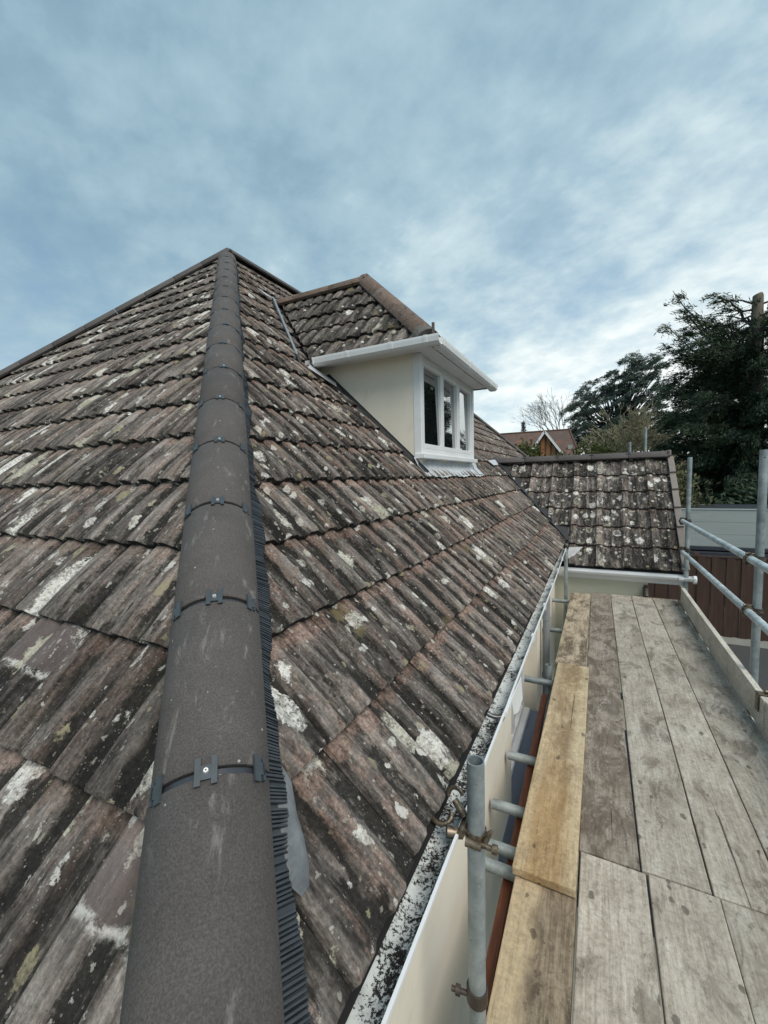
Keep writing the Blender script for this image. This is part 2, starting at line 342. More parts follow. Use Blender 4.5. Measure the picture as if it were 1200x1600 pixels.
def wood(name, c_dark, c_mid, c_light, stain, stain_amt=.6, lo=.50, grain=1.0, patch=None):
    m, t = newmat(name); P = t.coord(); o = t.m('MULTIPLY', t.rnd(), 53.0); Q = t.vm('ADD', P, t.comb(o, o, o))
    G = t.mul(Q, (1, .05, 1)); H = t.mul(Q, (1, .45, 1))
    wv = t.vm('SCALE', t.vm('SUBTRACT', t.noise(Q, 2.3, 3, out=1), (.5, .5, .5)), .5)
    g = t.noise(G, 110, 7, .72, .5); s1 = t.noise(H, 9, 9, .74, .5); s2 = t.noise(Q, 2.6, 5, .6); s3 = t.noise(Q, 55, 7, .75, .3)
    a = t.m('ADD', t.m('MULTIPLY', g, .34*grain), t.m('ADD', t.m('MULTIPLY', s1, .30), t.m('ADD', t.m('MULTIPLY', s2, .28), t.m('MULTIPLY', s3, .12))))
    b = t.ramp(a, [(.42, c_dark), (.52, c_mid), (.62, c_light)])
    st = t.step(t.m('ADD', t.m('MULTIPLY', t.noise(H, 7.5, 9, .75, .6), .55), t.m('ADD', t.m('MULTIPLY', s2, .20), t.m('MULTIPLY', s3, .25))), lo, lo+.07)
    st = t.m('MULTIPLY', st, t.ramp(g, [(.35, .45), (.6, 1)]))
    b = t.mix(t.m('MULTIPLY', st, stain_amt), b, stain)
    if patch:      # a differently weathered area: (colour, axis, from, to, wobble, amount)
        for (pc_, ax_, e0, e1, wb_, am_) in patch:
            ed = t.m('ADD', t.sep(P)[ax_], t.m('MULTIPLY', t.m('SUBTRACT', t.m('ADD', t.m('MULTIPLY', s2, .6), t.m('MULTIPLY', s1, .4)), .5), wb_))
            b = t.mix(t.m('MULTIPLY', t.step(ed, e0, e1), am_), b, t.mix(1.0, pc_, t.ramp(a, [(.42, .6), (.52, 1.0), (.62, 1.3)]), 'MULTIPLY'))
    # boot scuffs and scratches: short thin marks in several directions
    def marks(ang, sx, sy, lo_):
        r1 = t.n('ShaderNodeMapping'); t.set(r1.inputs[0], t.vm('ADD', Q, wv)); r1.inputs['Rotation'].default_value = (0, 0, ang); r1.inputs['Scale'].default_value = (sx, sy, sx)
        return t.step(t.noise(r1.outputs[0], 1.0, 5, .65), lo_, lo_+.06)
    k1 = t.m('MAXIMUM', marks(.9, 13, 120, .635), marks(-.25, 11, 110, .645))
    k2 = t.m('MAXIMUM', marks(-.7, 10, 90, .64), marks(1.35, 13, 100, .65))
    b = t.mix(t.m('MULTIPLY', k1, .30), b, c_light); b = t.mix(t.m('MULTIPLY', k2, .32), b, stain)
    b = t.mix(1.0, b, t.ramp(s3, [(.3, .74), (.5, 1.0), (.7, 1.2)]), 'MULTIPLY')
    # dark blots and knots
    bl = t.vm('ADD', t.mul(Q, (1, .5, 1)), t.vm('SCALE', t.vm('SUBTRACT', t.noise(Q, 14, 6, .75, out=1), (.5, .5, .5)), .30))
    kn = t.m('MULTIPLY', t.step(t.m('ADD', t.noise(bl, 7.5, 5, .6), t.m('MULTIPLY', t.m('SUBTRACT', s3, .5), .25)), .655, .70), t.ramp(g, [(.35, .5), (.55, 1)]))
    b = t.mix(t.m('MULTIPLY', kn, .72), b, (.050, .040, .031))
    dd2, cc2 = t.vor(t.vm('ADD', t.mul(Q, (1, .6, 1)), t.vm('SCALE', t.noise(Q, 40, 3, out=1), .02)), 26); r2_ = t.sep(cc2)[0]
    b = t.mix(t.m('MULTIPLY', t.step(t.m('SUBTRACT', t.m('MULTIPLY', t.step(r2_, .86, 1.0), .36), dd2), 0, .10), .65), b, (.055, .045, .036))
    crack = t.step(t.noise(t.vm('ADD', t.mul(Q, (1, .02, 1)), t.vm('SCALE', wv, .02)), 30, 3, .5, .3), .70, .712)
    b = t.mix(t.m('MULTIPLY', crack, .8), b, (.03, .024, .019))
    b = t.mix(1.0, b, t.ramp(t.rnd(), [(0, .9), (1, 1.1)]), 'MULTIPLY')
    t.out(b, .85, t.m('ADD', t.m('SUBTRACT', g, t.m('MULTIPLY', crack, 1.5)), t.m('ADD', t.m('MULTIPLY', s1, .4), t.m('MULTIPLY', s3, .6))), .5, .004, spec=.2)
    return m
M_board = wood('weathered_board', (.265, .225, .184), (.435, .385, .322), (.60, .56, .49), (.092, .067, .049), .82, .505)
M_boardbrown = wood('stained_board', (.16, .125, .096), (.33, .282, .232), (.51, .465, .41), (.085, .060, .043), .88, .47)
M_boardpale = wood('pale_board', (.27, .19, .11), (.46, .35, .215), (.68, .585, .44), (.15, .095, .052), .74, .465, patch=[((.36, .235, .115), 1, -.25, -.60, .5, .75), ((.60, .50, .34), 0, .03, .09, .15, .6), ((.60, .50, .34), 0, -.05, -.10, .15, .5)])
M_boardold = wood('yellow_brown_board', (.10, .076, .052), (.185, .142, .100), (.33, .265, .19), (.045, .033, .024), .85, .475, 1.4, patch=[((.44, .35, .23), 0, .01, -.04, .25, .85)])
M_boardrot = wood('brown_board', (.105, .075, .050), (.25, .19, .13), (.44, .37, .275), (.045, .027, .018), .88, .465, 1.6)
M_toe = wood('toe_board', (.32, .29, .24), (.48, .45, .39), (.60, .57, .51), (.20, .16, .12), .45, .56)

# ------------------------------------------------------------------ ground
def sheet(name, lo, hi, z, mat):
    b = MB(); b.poly([(lo[0], lo[1], z), (hi[0], lo[1], z), (hi[0], hi[1], z), (lo[0], hi[1], z)])
    return tag(b.build(name, mat), kind='structure')
GZ = -2.1
M_grass = plain('grass_ground', (.07, .095, .035), .95, .4, 3, bump=.5, dirt=(.10, .10, .05), dsc=.6)
M_tarmac = plain('driveway_tarmac', (.060, .060, .062), .85, .25, 30, bump=.3, dirt=(.09, .088, .085), dsc=2)
sheet('ground', (-900, -900), (900, 1600), GZ, M_grass)
sheet('driveway', (-1.2, -12), (14, 13.5), GZ+.006, M_tarmac)

# ------------------------------------------------------------------ the house
XE, ZE, AL, YE = -0.38042, 0.63095, 0.761325, 0.23911
TA = math.tan(AL); CA, SA = math.cos(AL), math.sin(AL)
T = 4.4                                   # plan distance eave to ridge
YF = 14.75                                # far eave corner
HW = 2*T                                  # house width
house = empty('house', (XE-T, 7.5, GZ), 'cream rendered house with lichen-spotted concrete tile hip roof, white dormer and small wing', 'house')

def slope_frame(org, n):
    n = V(n).normalized(); up = (V((0, 0, 1))-n*n.z).normalized(); x = up.cross(n)
    m = Matrix((x, up, n)).transposed().to_4x4(); m.translation = V(org); return m

def tile_slope(name, org, n, x0, x1, length, mat, cuts, parent, gauge=.34, tw=.295, amp=.0112, s0=.008, keep=None, fresh=(), seed=1, prof=None, periods=2, label=None, jit=1.0):
    """interlocking ribbed concrete tiles laid course by course in the slope's own frame"""
    rn = random.Random(seed); fr = slope_frame(org, n); inv = fr.inverted()
    prof = prof or [(0, -1), (.02, -.75), (.05, .70), (.075, 1.0), (.12, .96), (.28, .86), (.42, 1.0), (.47, .88), (.54, .25), (.63, -.55), (.70, -.93), (.84, -1.0)]
    P = [((k+u)/periods, h) for k in range(periods) for u, h in prof]+[(1.0, prof[0][1])]
    bm = bmesh.new(); L = {k: bm.verts.layers.float.new(k) for k in ('tr', 'tv', 'th', 'fresh')}
    def vert(x, y, z, tr, tv, th, f):
        v = bm.verts.new((x, y, z)); v[L['tr']] = tr; v[L['tv']] = tv; v[L['th']] = th; v[L['fresh']] = f; return v
    rows = int(math.ceil((length-s0)/gauge)); gap = .004; thick = .024
    for r in range(rows):
        yb = s0+r*gauge; off = 0.0
        n0 = int(math.floor(x0/tw))-1; n1 = int(math.ceil(x1/tw))+1
        for c in range(n0, n1):
            xa = c*tw+off
            if keep and not keep(fr, xa, yb, tw, gauge): continue
            tr = rn.random(); jz = rn.uniform(-.0025, .0035)*jit; jy = rn.uniform(-.006, .005)*jit; sk = rn.uniform(-.004, .004)*jit; ti = rn.uniform(-.003, .003)*jit
            f = 1.0 if any(abs(xa+tw/2-fx) < tw/2 and abs(yb+gauge/2-fy) < gauge/2 for fx, fy in fresh) else 0.0
            rws = [(0.0, .0035), (.006, .008), (.11, .004), (.24, -.008), (gauge+.02, -.024)]
            if f: rws = [(0.0, .0035), (.006, .008), (.11, .004), (.24, -.006), (gauge+.06, -.020)]
            grid = []
            for (v, dz) in rws:
                row = []
                for (u, h) in P:
                    x = xa+gap/2+u*(tw-gap)
                    y = yb+jy+v+sk*(u-.5)
                    z = dz+h*amp+jz+ti*(u-.5)
                    row.append(vert(x, y, z, tr, v/gauge, h, f))
                grid.append(row)
            for i in range(len(grid)-1):
                for j in range(len(P)-1):
                    q = bm.faces.new((grid[i][j], grid[i][j+1], grid[i+1][j+1], grid[i+1][j])); q.smooth = True
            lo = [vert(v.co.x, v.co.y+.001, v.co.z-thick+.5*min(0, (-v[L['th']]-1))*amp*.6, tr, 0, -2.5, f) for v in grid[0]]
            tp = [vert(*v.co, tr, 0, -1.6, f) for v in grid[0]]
            for j in range(len(P)-1): bm.faces.new((lo[j], lo[j+1], tp[j+1], tp[j]))
            for e, flip in ((0, False), (-1, True)):
                s_t = [vert(*g[e].co, tr, .1, -1, f) for g in grid]; s_b = [vert(g[e].co.x, g[e].co.y, g[e].co.z-thick, tr, .1, -1, f) for g in grid]
                for i in range(len(grid)-1):
                    q = (s_t[i], s_t[i+1], s_b[i+1], s_b[i]); bm.faces.new(q[::-1] if flip else q)
    for (p, pn) in cuts:                                   # planes in world space; keep the side the normal points to
        lp = inv @ V(p); ln = (inv.to_3x3() @ V(pn)).normalized()
        bmesh.ops.bisect_plane(bm, geom=bm.verts[:]+bm.edges[:]+bm.faces[:], plane_co=lp, plane_no=ln, clear_inner=True)
    me = bpy.data.meshes.new(name); bm.to_mesh(me); bm.free(); me.materials.append(mat)
    o = link(name, me, parent)
    o.matrix_basis = fr if parent is None else fr
    if label: o['label'] = label
    return o
HIPN = V((1, 1, 0)).normalized()
cor = V((XE, YE, ZE))
def px_keep(ok):
    def k(fr, xa, yb, tw, g):
        pts = [fr @ V((xa+a, yb+b, 0)) for a in (-.3, tw+.3) for b in (-.3, g+.3)]
        return any(ok(p) for p in pts)
    return k
VY = 6.45                                # where the wing valley meets the main eave
# hip end slope (faces -Y): inside both hips
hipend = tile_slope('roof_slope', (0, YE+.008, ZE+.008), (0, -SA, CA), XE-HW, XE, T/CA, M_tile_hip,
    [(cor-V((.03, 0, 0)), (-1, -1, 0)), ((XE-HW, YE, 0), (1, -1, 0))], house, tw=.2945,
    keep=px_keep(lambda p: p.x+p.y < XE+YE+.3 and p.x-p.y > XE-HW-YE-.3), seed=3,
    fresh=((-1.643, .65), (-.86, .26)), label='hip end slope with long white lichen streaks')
# main side slope (faces +X)
def side_ok(p): return p.x+p.y > XE+YE-.3 and p.y+(-p.x) < YF+.4-XE and not (p.y > VY+.6-(p.x-XE)*-1 and p.z < 1.55 and p.y < 8.4)
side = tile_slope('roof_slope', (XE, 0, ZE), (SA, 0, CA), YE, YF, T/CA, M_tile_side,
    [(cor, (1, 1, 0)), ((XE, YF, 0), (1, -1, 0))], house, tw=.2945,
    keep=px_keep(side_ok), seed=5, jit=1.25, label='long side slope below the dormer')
# cut the wing's wedge out of the side slope
me = side.data; bm = bmesh.new(); bm.from_mesh(me); fr = side.matrix_basis.copy(); inv = fr.inverted()
for p, n in (((XE, VY-.05, ZE), (1, 1, 0)), ):
    lp = inv @ V(p); ln = (inv.to_3x3() @ V(n)).normalized()
    bmesh.ops.bisect_plane(bm, geom=bm.verts[:]+bm.edges[:]+bm.faces[:], plane_co=lp, plane_no=ln)
kill = []
for f in bm.faces:
    c = fr @ f.calc_center_median()
    if c.x+c.y > XE+VY-.05 and c.z < 1.80 and c.y < 9.0: kill.append(f)
bmesh.ops.delete(bm, geom=kill, context='FACES'); bm.to_mesh(me); bm.free()
# hidden slopes and underlay
b = MB(); RX = XE-T; RZ = ZE+T*TA; e = .06
A0, A1 = V((RX, YE+T, RZ-e)), V((RX, YF-T, RZ-e))
c00, c10, c11, c01 = V((XE-HW, YE, ZE-e)), V((XE-.02, YE+.02, ZE-e)), V((XE-.02, YF, ZE-e)), V((XE-HW, YF, ZE-e))
b.add([c00, c10, c11, c01, A0, A1], [(0, 1, 4), (1, 2, 5, 4), (2, 3, 5), (3, 0, 4, 5)])
b.build('roof_underlay', M_under, house)
b = MB(); e = 0.0
A0, A1 = V((RX-.02, YE+T+.02, RZ)), V((RX-.02, YF-T-.02, RZ))
b.add([V((XE-HW, YE+.05, ZE)), V((XE-HW, YF, ZE)), V((XE-.02, YF, ZE)), A0, A1], [(1, 0, 3, 4), (2, 1, 4)])
b.build('roof_slope', M_tile_side, house)

# ---- hip and ridge cappings
def cap_mesh(length=.44, hw=.118, rise=.088, th=.018, lipseg=14):
    bm_ = MB(); n = lipseg; pr = []
    for i in range(n+1):
        a = math.radians(-78+156*i/n)
        pr.append((math.sin(a)/math.sin(math.radians(78))*hw, (math.cos(a)-1)/(1-math.cos(math.radians(78)))*rise))
    inn = [(x*(hw-th)/hw, z-th) for x, z in pr]
    m = len(pr); ys = [0, .004, length-.004, length]; ins = [.004, 0, 0, .004]
    V_ = []
    for y, i_ in zip(ys, ins): V_ += [(x*(1-i_*3), y, z-i_) for x, z in pr]
    bm_.add(V_, [(k*m+i, (k+1)*m+i, (k+1)*m+i+1, k*m+i+1)[::-1] for k in range(3) for i in range(m-1)], 0, True)
    V2 = [(x, y, z) for y in (0, length) for x, z in inn]
    bm_.add(V2, [(i, m+i, m+i+1, i+1) for i in range(m-1)], 0, True)
    for y, flip, i_ in ((0, False, .004), (length, True, .004)):
        o_ = [(x*(1-i_*3), y, z-i_) for x, z in pr]+[(x, y, z) for x, z in inn]
        fs = [(i, i+1, m+i+1, m+i) for i in range(m-1)]
        bm_.add(o_, [f[::-1] if flip else f for f in fs], 0)
    for s_ in (0, m-1):
        x, z = pr[s_]; xi, zi = inn[s_]
        bm_.add([(x, 0, z), (x, length, z), (xi, length, zi), (xi, 0, zi)], [(0, 1, 2, 3) if s_ else (3, 2, 1, 0)], 0)
    return bm_, pr
def cap_frame(p, dr):
    y = V(dr).normalized(); x = y.cross(V((0, 0, 1))).normalized(); z = x.cross(y)
    m = Matrix((x, y, z)).transposed().to_4x4(); m.translation = V(p); return m
def mesh_of(mb, name, mats, fix=False):
    o = mb.build(name, mats, None, fixn=fix); me = o.data; bpy.data.objects.remove(o); return me
capmb, capprof = cap_mesh(.434); ME_CAP = mesh_of(capmb, 'hip_tile', M_cap)
capfar_mb, _ = cap_mesh(.445); ME_CAPFAR = mesh_of(capfar_mb, 'ridge_tile', M_capfar)
def arc(ang):    # point and tangent frame on the cap's outer arc
    a = math.radians(ang); k = math.radians(78)
    return V((math.sin(a)/math.sin(k)*.118, 0, (math.cos(a)-1)/(1-math.cos(k))*.088))
def clip_mesh(half):
    b_ = MB(); t_ = .005
    w_, l_ = .0115, .052
    if not half:
        for sx in (-.0155, .0155): b_.box((sx-w_/2, -l_/2, 0), (sx+w_/2, l_/2, t_))
        b_.box((-.010, -.016, -.0005), (.010, .010, t_-.0008))
    else:
        b_.box((-.010, -l_/2, 0), (.006, l_/2, t_)); b_.box((.006, -.012, 0), (.018, .012, t_-.001))
        b_.box((.015, -.022, -.018), (.020, .022, t_-.001))
    return b_
ME_CLIP = mesh_of(clip_mesh(False), 'clip', M_clip); ME_CLIPS = mesh_of(clip_mesh(True), 'clip', M_clip)
sb = MB(); sb.tube((0, 0, .0038), (0, 0, .0075), .0058, .0045, 12); sb.tube((0, 0, .0075), (0, 0, .0078), .0018, .0018, 8, mi=1)
ME_SCREW = mesh_of(sb, 'screw', [M_screw, M_plastic])
gb = MB()
inner = [(x*.955, z-.013) for x, z in capprof]; m_ = len(inner)
gb.add([(x, y, z) for y in (-.016, .006) for x, z in inner], [(i, i+1, m_+i+1, m_+i) for i in range(m_-1)], 0, True)
ME_UNION = mesh_of(gb, 'union_strip', M_dark)
def inst(name, me, parent, mat4):
    o = bpy.data.objects.new(name, me); COL.objects.link(o); o.parent = parent; o.matrix_parent_inverse = world_of(parent).inverted(); o.matrix_basis = mat4
    return o
HD = V((-1, 1, TA)).normalized(); DZ = .0881; L0 = .5101
HX = HD.cross(V((0, 0, 1))).normalized(); HZ = HX.cross(HD)
for j in range(-1, 15):
    ln = .45
    pos = cor+V((0, 0, DZ))+HD*(L0+.45*j)+HX*random.uniform(-.003, .003)
    fm = cap_frame(pos+HD*.008, HD)
    if j == 14 : pass
    ht = inst('hip_tile', ME_CAP, house, fm)
    ja = fm @ Matrix.Translation((0, -.008, 0))
    inst('union_strip', ME_UNION, ht, ja)
    k = inst('clip', ME_CLIP, ht, ja @ Matrix.Translation((random.uniform(-.004, .012), 0, .0012)))
    if j < 6: inst('screw', ME_SCREW, k, k.matrix_basis.copy())
    for sg in (-1, 1):
        ang = 50*sg; p0 = arc(ang); tl = math.atan2(.088*math.sin(math.radians(50))/(1-math.cos(math.radians(78))), .118*math.cos(math.radians(50))/math.sin(math.radians(78)))
        mm = ja @ Matrix.Translation(p0+V((0, 0, .001))) @ Matrix.Rotation(tl*sg, 4, 'Y')
        if sg < 0: mm = mm @ Matrix.Rotation(math.pi, 4, 'Z')
        inst('clip', ME_CLIPS, ht, mm)
# other hips and the ridge
RT = V((RX, YE+T, RZ+DZ))
def caprun(p, q, name='ridge_tile', me=ME_CAPFAR, step=.45):
    p, q = V(p), V(q); dr = (q-p); n = max(1, round(dr.length/step)); st = dr/n
    for i in range(n):
        fm = cap_frame(p+st*i, dr) @ Matrix.Scale(st.length/step, 4, V((0, 1, 0))); inst(name, me, house, fm)
lh = V((XE-HW, YE, ZE+DZ)); caprun(lh, RT, 'hip_tile')
caprun(RT, (RX, YF-T, RZ+DZ)); caprun((XE, YF, ZE+DZ), (RX, YF-T, RZ+DZ), 'hip_tile')
# pleated vent strip beside the hip cappings
def pleats(sign):
    b_ = MB(); s_ = -.12; rn = random.Random(4+sign); pts = []
    wob = lambda q: .008*math.sin(q*5.1+sign)+.006*math.sin(q*13.7)+.004*math.sin(q*29)
    while s_ < 7.1:
        st = rn.uniform(.0066, .0088)
        for ph, hgt in ((0, 0.0), (.12, .013), (.62, .013), (.74, 0.0)):
            s2 = s_+st*ph
            w0 = .104; w1 = ((.150-.020*min(1, max(0, (s2-1.2)/1.6))) if sign > 0 else .117)+wob(s2)*(.9 if sign > 0 else .25)
            drop = lambda w_: -.56*w_
            w1 += (rn.uniform(-.004, .004) if ph in (0, .62) else 0); base = cor+V((0, 0, .030+rn.uniform(-.001, .001)))+HD*s2
            pts.append((base+HX*(w0*sign)+HZ*(drop(w0)+.008+hgt), base+HX*(w1*sign)+HZ*(drop(w1)-.003+hgt*.9)+HD*(.012*math.sin(s2*6))))
        s_ += st+(rn.uniform(.003, .010) if rn.random() < .09 else 0)
    vs = [p for pr_ in pts for p in pr_]
    b_.add(vs, [((2*i, 2*i+1, 2*i+3, 2*i+2) if sign > 0 else (2*i, 2*i+2, 2*i+3, 2*i+1)) for i in range(len(pts)-1)])
    o_ = b_.build('vent_strip', M_plastic, house)
pleats(1); pleats(-1)
# lead patch and cut tile piece beside the hip
def on_side(y, s, off): return V((XE-s*CA+off*SA, y, ZE+s*SA+off*CA))
def blob(name, mat, pts, off, sub=10, parent=house):
    """small dressed sheet following the tiles: outline (y,s) fan filled as a dished grid"""
    b_ = MB(); c = (sum(p[0] for p in pts)/len(pts), sum(p[1] for p in pts)/len(pts)); n = len(pts); K = 5
    vs = [on_side(c[0], c[1], off+.012)]
    for k in range(1, K+1):
        f_ = k/K
        for (y, s_) in pts: vs.append(on_side(c[0]+(y-c[0])*f_, c[1]+(s_-c[1])*f_, off+.012*(1-f_**3)+.003*math.sin(y*90+s_*70)*f_))
    fs = [(0, 1+i, 1+(i+1) % n) for i in range(n)]
    for k in range(K-1):
        for i in range(n): fs.append((1+k*n+i, 1+(k+1)*n+i, 1+(k+1)*n+(i+1) % n, 1+k*n+(i+1) % n))
    b_.add(vs, fs, 0, True); return b_.build(name, mat, parent, fixn=True)
ssl = lambda p: (p.z-ZE)/SA
blob('lead_patch', M_lead, [(.66, .398), (.722, .385), (.716, .345), (.684, .29), (.666, .25), (.643, .205), (.620, .18), (.594, .18), (.578, .24), (.592, .29), (.625, .345)], .012)
# ---- main gutter, fascia, soffit, walls
def gutter_profile(R=.056, th=.003, n=12):
    o_ = [(R*math.cos(math.pi+math.pi*i/n), R*math.sin(math.pi+math.pi*i/n)) for i in range(n+1)]
    i_ = [((R-th)*math.cos(math.pi+math.pi*i/n), (R-th)*math.sin(math.pi+math.pi*i/n)) for i in range(n+1)]
    return o_, i_
def half_round(b_, p, q, R=.056, mo=0, mi=1, lip=True, caps=True):
    o_, i_ = gutter_profile(R)
    b_.sweep(o_, p, q, closed=False, mi=mo, smooth=True); b_.sweep(i_, p, q, closed=False, mi=mi, smooth=True)
    for s_ in (-1, 1):
        x = s_*R; b_.sweep([(x-.004, -.006), (x+.004, -.006), (x+.004, .004), (x-.004, .004)], p, q, mi=mo)
    if caps:
        for e_, d_ in ((V(p), 1), (V(q), -1)):
            dr = (V(q)-V(p)).normalized(); sd = dr.cross(V((0, 0, 1)))
            pts = [e_+sd*u+V((0, 0, v)) for u, v in o_]; b_.poly(pts, mo)
GX, GZt = -.386, .588
gut = MB()
ys = [.06, 1.735, 1.765, 3.6, 5.2, 6.36]
off = [0, 0, .0, -.004, -.012, -.02]
half_round(gut, (GX, .06, GZt), (GX, 1.735, GZt+.002), caps=False); half_round(gut, (GX, 1.775, GZt+.002), (GX-.008, 4.2, GZt-.003), caps=False); half_round(gut, (GX-.008, 4.2, GZt-.003), (GX-.03, 6.36, GZt), caps=True)
gt = gut.build('gutter', [M_white, M_gutgrime], house, fixn=False)
un = MB(); R2 = .0615; o_, i_ = gutter_profile(R2)
for y0, y1 in ((1.70, 1.738), (1.772, 1.81)):
    un.sweep(o_, (GX, y0, GZt), (GX, y1, GZt), closed=False, smooth=True)
    for s_ in (-1, 1): un.sweep([(s_*R2-.007, -.012), (s_*R2+.006, -.012), (s_*R2+.006, .009), (s_*R2-.007, .009)], (GX, y0, GZt), (GX, y1, GZt))
un.sweep([(R2-.008, -.006), (R2+.005, -.006), (R2+.005, .007), (R2-.008, .007)], (GX, 1.738, GZt), (GX, 1.772, GZt))
un.sweep([(u*1.0, v) for u, v in o_], (GX, 1.738, GZt-.002), (GX, 1.772, GZt-.002), closed=False, mi=1, smooth=True)
un.build('gutter_union', [M_white, M_plastic], gt, fixn=False)
fl = MB()   # loose plastic skirt hanging off the lip
fl.prism([(GX+.060, 1.83, GZt), (GX+.066, 2.06, GZt), (GX+.075, 2.05, GZt-.10), (GX+.072, 1.95, GZt-.115), (GX+.066, 1.86, GZt-.085)], (.003, 0, 0))
fl.build('gutter_clip', M_white, gt)
for y in (2.62, 3.3, 3.95, 4.6, 5.3, 5.9):
    k = MB(); xx = GX+.056-(y-1.8)*.006
    k.sweep([(xx-GX-.012, -.03), (xx-GX+.007, -.034), (xx-GX+.008, .009), (xx-GX-.012, .007)], (GX, y, GZt), (GX, y+.05, GZt)); k.build('gutter_clip', M_white, gt)
b = MB(); b.box((-.462, .1, .40), (-.445, 6.4, .60)); b.build('fascia', M_white, house)
b = MB(); b.box((-.70, .1, .385), (-.447, 6.4, .399)); b.build('soffit', M_white, house)
b = MB()
b.box((XE-HW+.3, .62, GZ-.05), (-.463, 2.62, .384))                # near projecting wall
b.box((XE-HW+.3, 2.622, GZ-.05), (-.72, 14.3, .384))
b.box((-.72, 2.624, GZ-.05), (-.565, 2.74, .384)); b.box((-.72, 3.72, GZ-.05), (-.565, 3.85, .384)); b.box((-.72, 2.742, GZ-.05), (-.565, 3.718, -.49))
b.box((-.72, 3.852, GZ-.05), (-.455, 4.05, .384)); b.box((-.72, 4.052, GZ-.05), (-.50, 6.3, .384))
b.build('wall', M_render, house)
# side window beside the flat roof
win = MB(); X0 = -.56
def frame_rect(b_, x0, x1, y0, y1, z0, z1, wd):
    b_.box((x0, y0, z0), (x1, y1, z0+wd)); b_.box((x0, y0, z1-wd), (x1, y1, z1))
    b_.box((x0, y0, z0+wd+.0005), (x1, y0+wd, z1-wd-.0005)); b_.box((x0, y1-wd, z0+wd+.0005), (x1, y1, z1-wd-.0005))
frame_rect(win, -.60, -.545, 2.742, 3.718, -.488, .383, .065)
win.box((-.595, 3.20, -.42), (-.55, 3.26, .315))
wo_ = win.build('window', M_white, house, bevel=.004)
g = MB(); g.box((-.583, 2.80, -.425), (-.575, 3.66, .32)); g.build('pane', M_glass, wo_)
g = MB(); g.box((-.60, 2.70, -.535), (-.505, 3.76, -.4895)); g.build('sill', M_white, wo_, bevel=.004)
b = MB(); b.box((-.562, 2.30, GZ), (.70, 3.848, -.61)); b.box((-.5, 2.5, -.6), (.6, 3.7, -.58)); b.build('porch', M_render, house)
b = MB(); b.box((-.561, 2.22, -.609), (.75, 3.846, -.55)); b.build('flat_roof', M_blue, house, bevel=.01)
# downpipes on the far wall
b = MB(); b.tube((-.44, 4.46, -2.0), (-.44, 4.46, .50), .034, seg=16); b.tube((-.44, 4.46, .1), (-.44, 4.46, .14), .040, seg=16); b.tube((-.44, 4.46, -.5), (-.44, 4.46, -.46), .040, seg=16)
b.build('downpipe', M_grey, house)

# ---- wing
def wing_z(y): return ZE+(y-VY)*TA
WY0 = 6.16; WZ0 = wing_z(WY0); WX1 = 1.0; WRY = 7.70; WRZ = wing_z(WRY)
prof_w = [(0, 1.0), (.10, 1.0), (.20, .9), (.25, -.3), (.30, -.85), (.42, -1.0), (.54, -.8), (.57, -.2), (.62, -.2), (.65, -.85), (.78, -1.0), (.92, -.8), (.97, .3)]
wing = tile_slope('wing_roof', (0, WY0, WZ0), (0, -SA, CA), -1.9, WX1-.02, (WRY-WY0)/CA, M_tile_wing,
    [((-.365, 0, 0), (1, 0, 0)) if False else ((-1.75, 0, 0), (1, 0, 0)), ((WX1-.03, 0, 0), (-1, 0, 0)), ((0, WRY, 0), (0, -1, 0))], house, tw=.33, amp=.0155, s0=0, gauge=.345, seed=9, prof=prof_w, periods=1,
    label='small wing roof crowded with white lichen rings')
def trim(o, planes, dead):
    me = o.data; bm = bmesh.new(); bm.from_mesh(me); fr = o.matrix_basis.copy(); inv = fr.inverted()
    for p, n in planes: bmesh.ops.bisect_plane(bm, geom=bm.verts[:]+bm.edges[:]+bm.faces[:], plane_co=inv @ V(p), plane_no=(inv.to_3x3() @ V(n)).normalized())
    bmesh.ops.delete(bm, geom=[f for f in bm.faces if dead(fr @ f.calc_center_median())], context='FACES'); bm.to_mesh(me); bm.free()
trim(wing, [((XE, VY+.035, ZE), (1, 1, 0)), ((-.35, 0, 0), (1, 0, 0))], lambda c: c.x+c.y < XE+VY+.035 and c.x < -.35)
b = MB(); e_ = .05
b.add([(-2.2, WRY, WRZ-e_), (WX1-.04, WRY, WRZ-e_), (WX1-.04, WY0+.02, WZ0-e_), (-.33, WY0+.02, WZ0-e_), (WX1-.04, 2*WRY-WY0, WZ0-e_), (-.33, 2*WRY-WY0, WZ0-e_)], [(1, 0, 3, 2), (0, 1, 4, 5)])
b.build('wing_underlay', M_under, wing)
b = MB(); b.add([(-2.2, WRY+.01, WRZ), (WX1, WRY+.01, WRZ), (WX1, 2*WRY-WY0, WZ0), (-.33, 2*WRY-WY0, WZ0)], [(0, 1, 2, 3)]); b.build('wing_back_slope', M_tile_wing, wing)
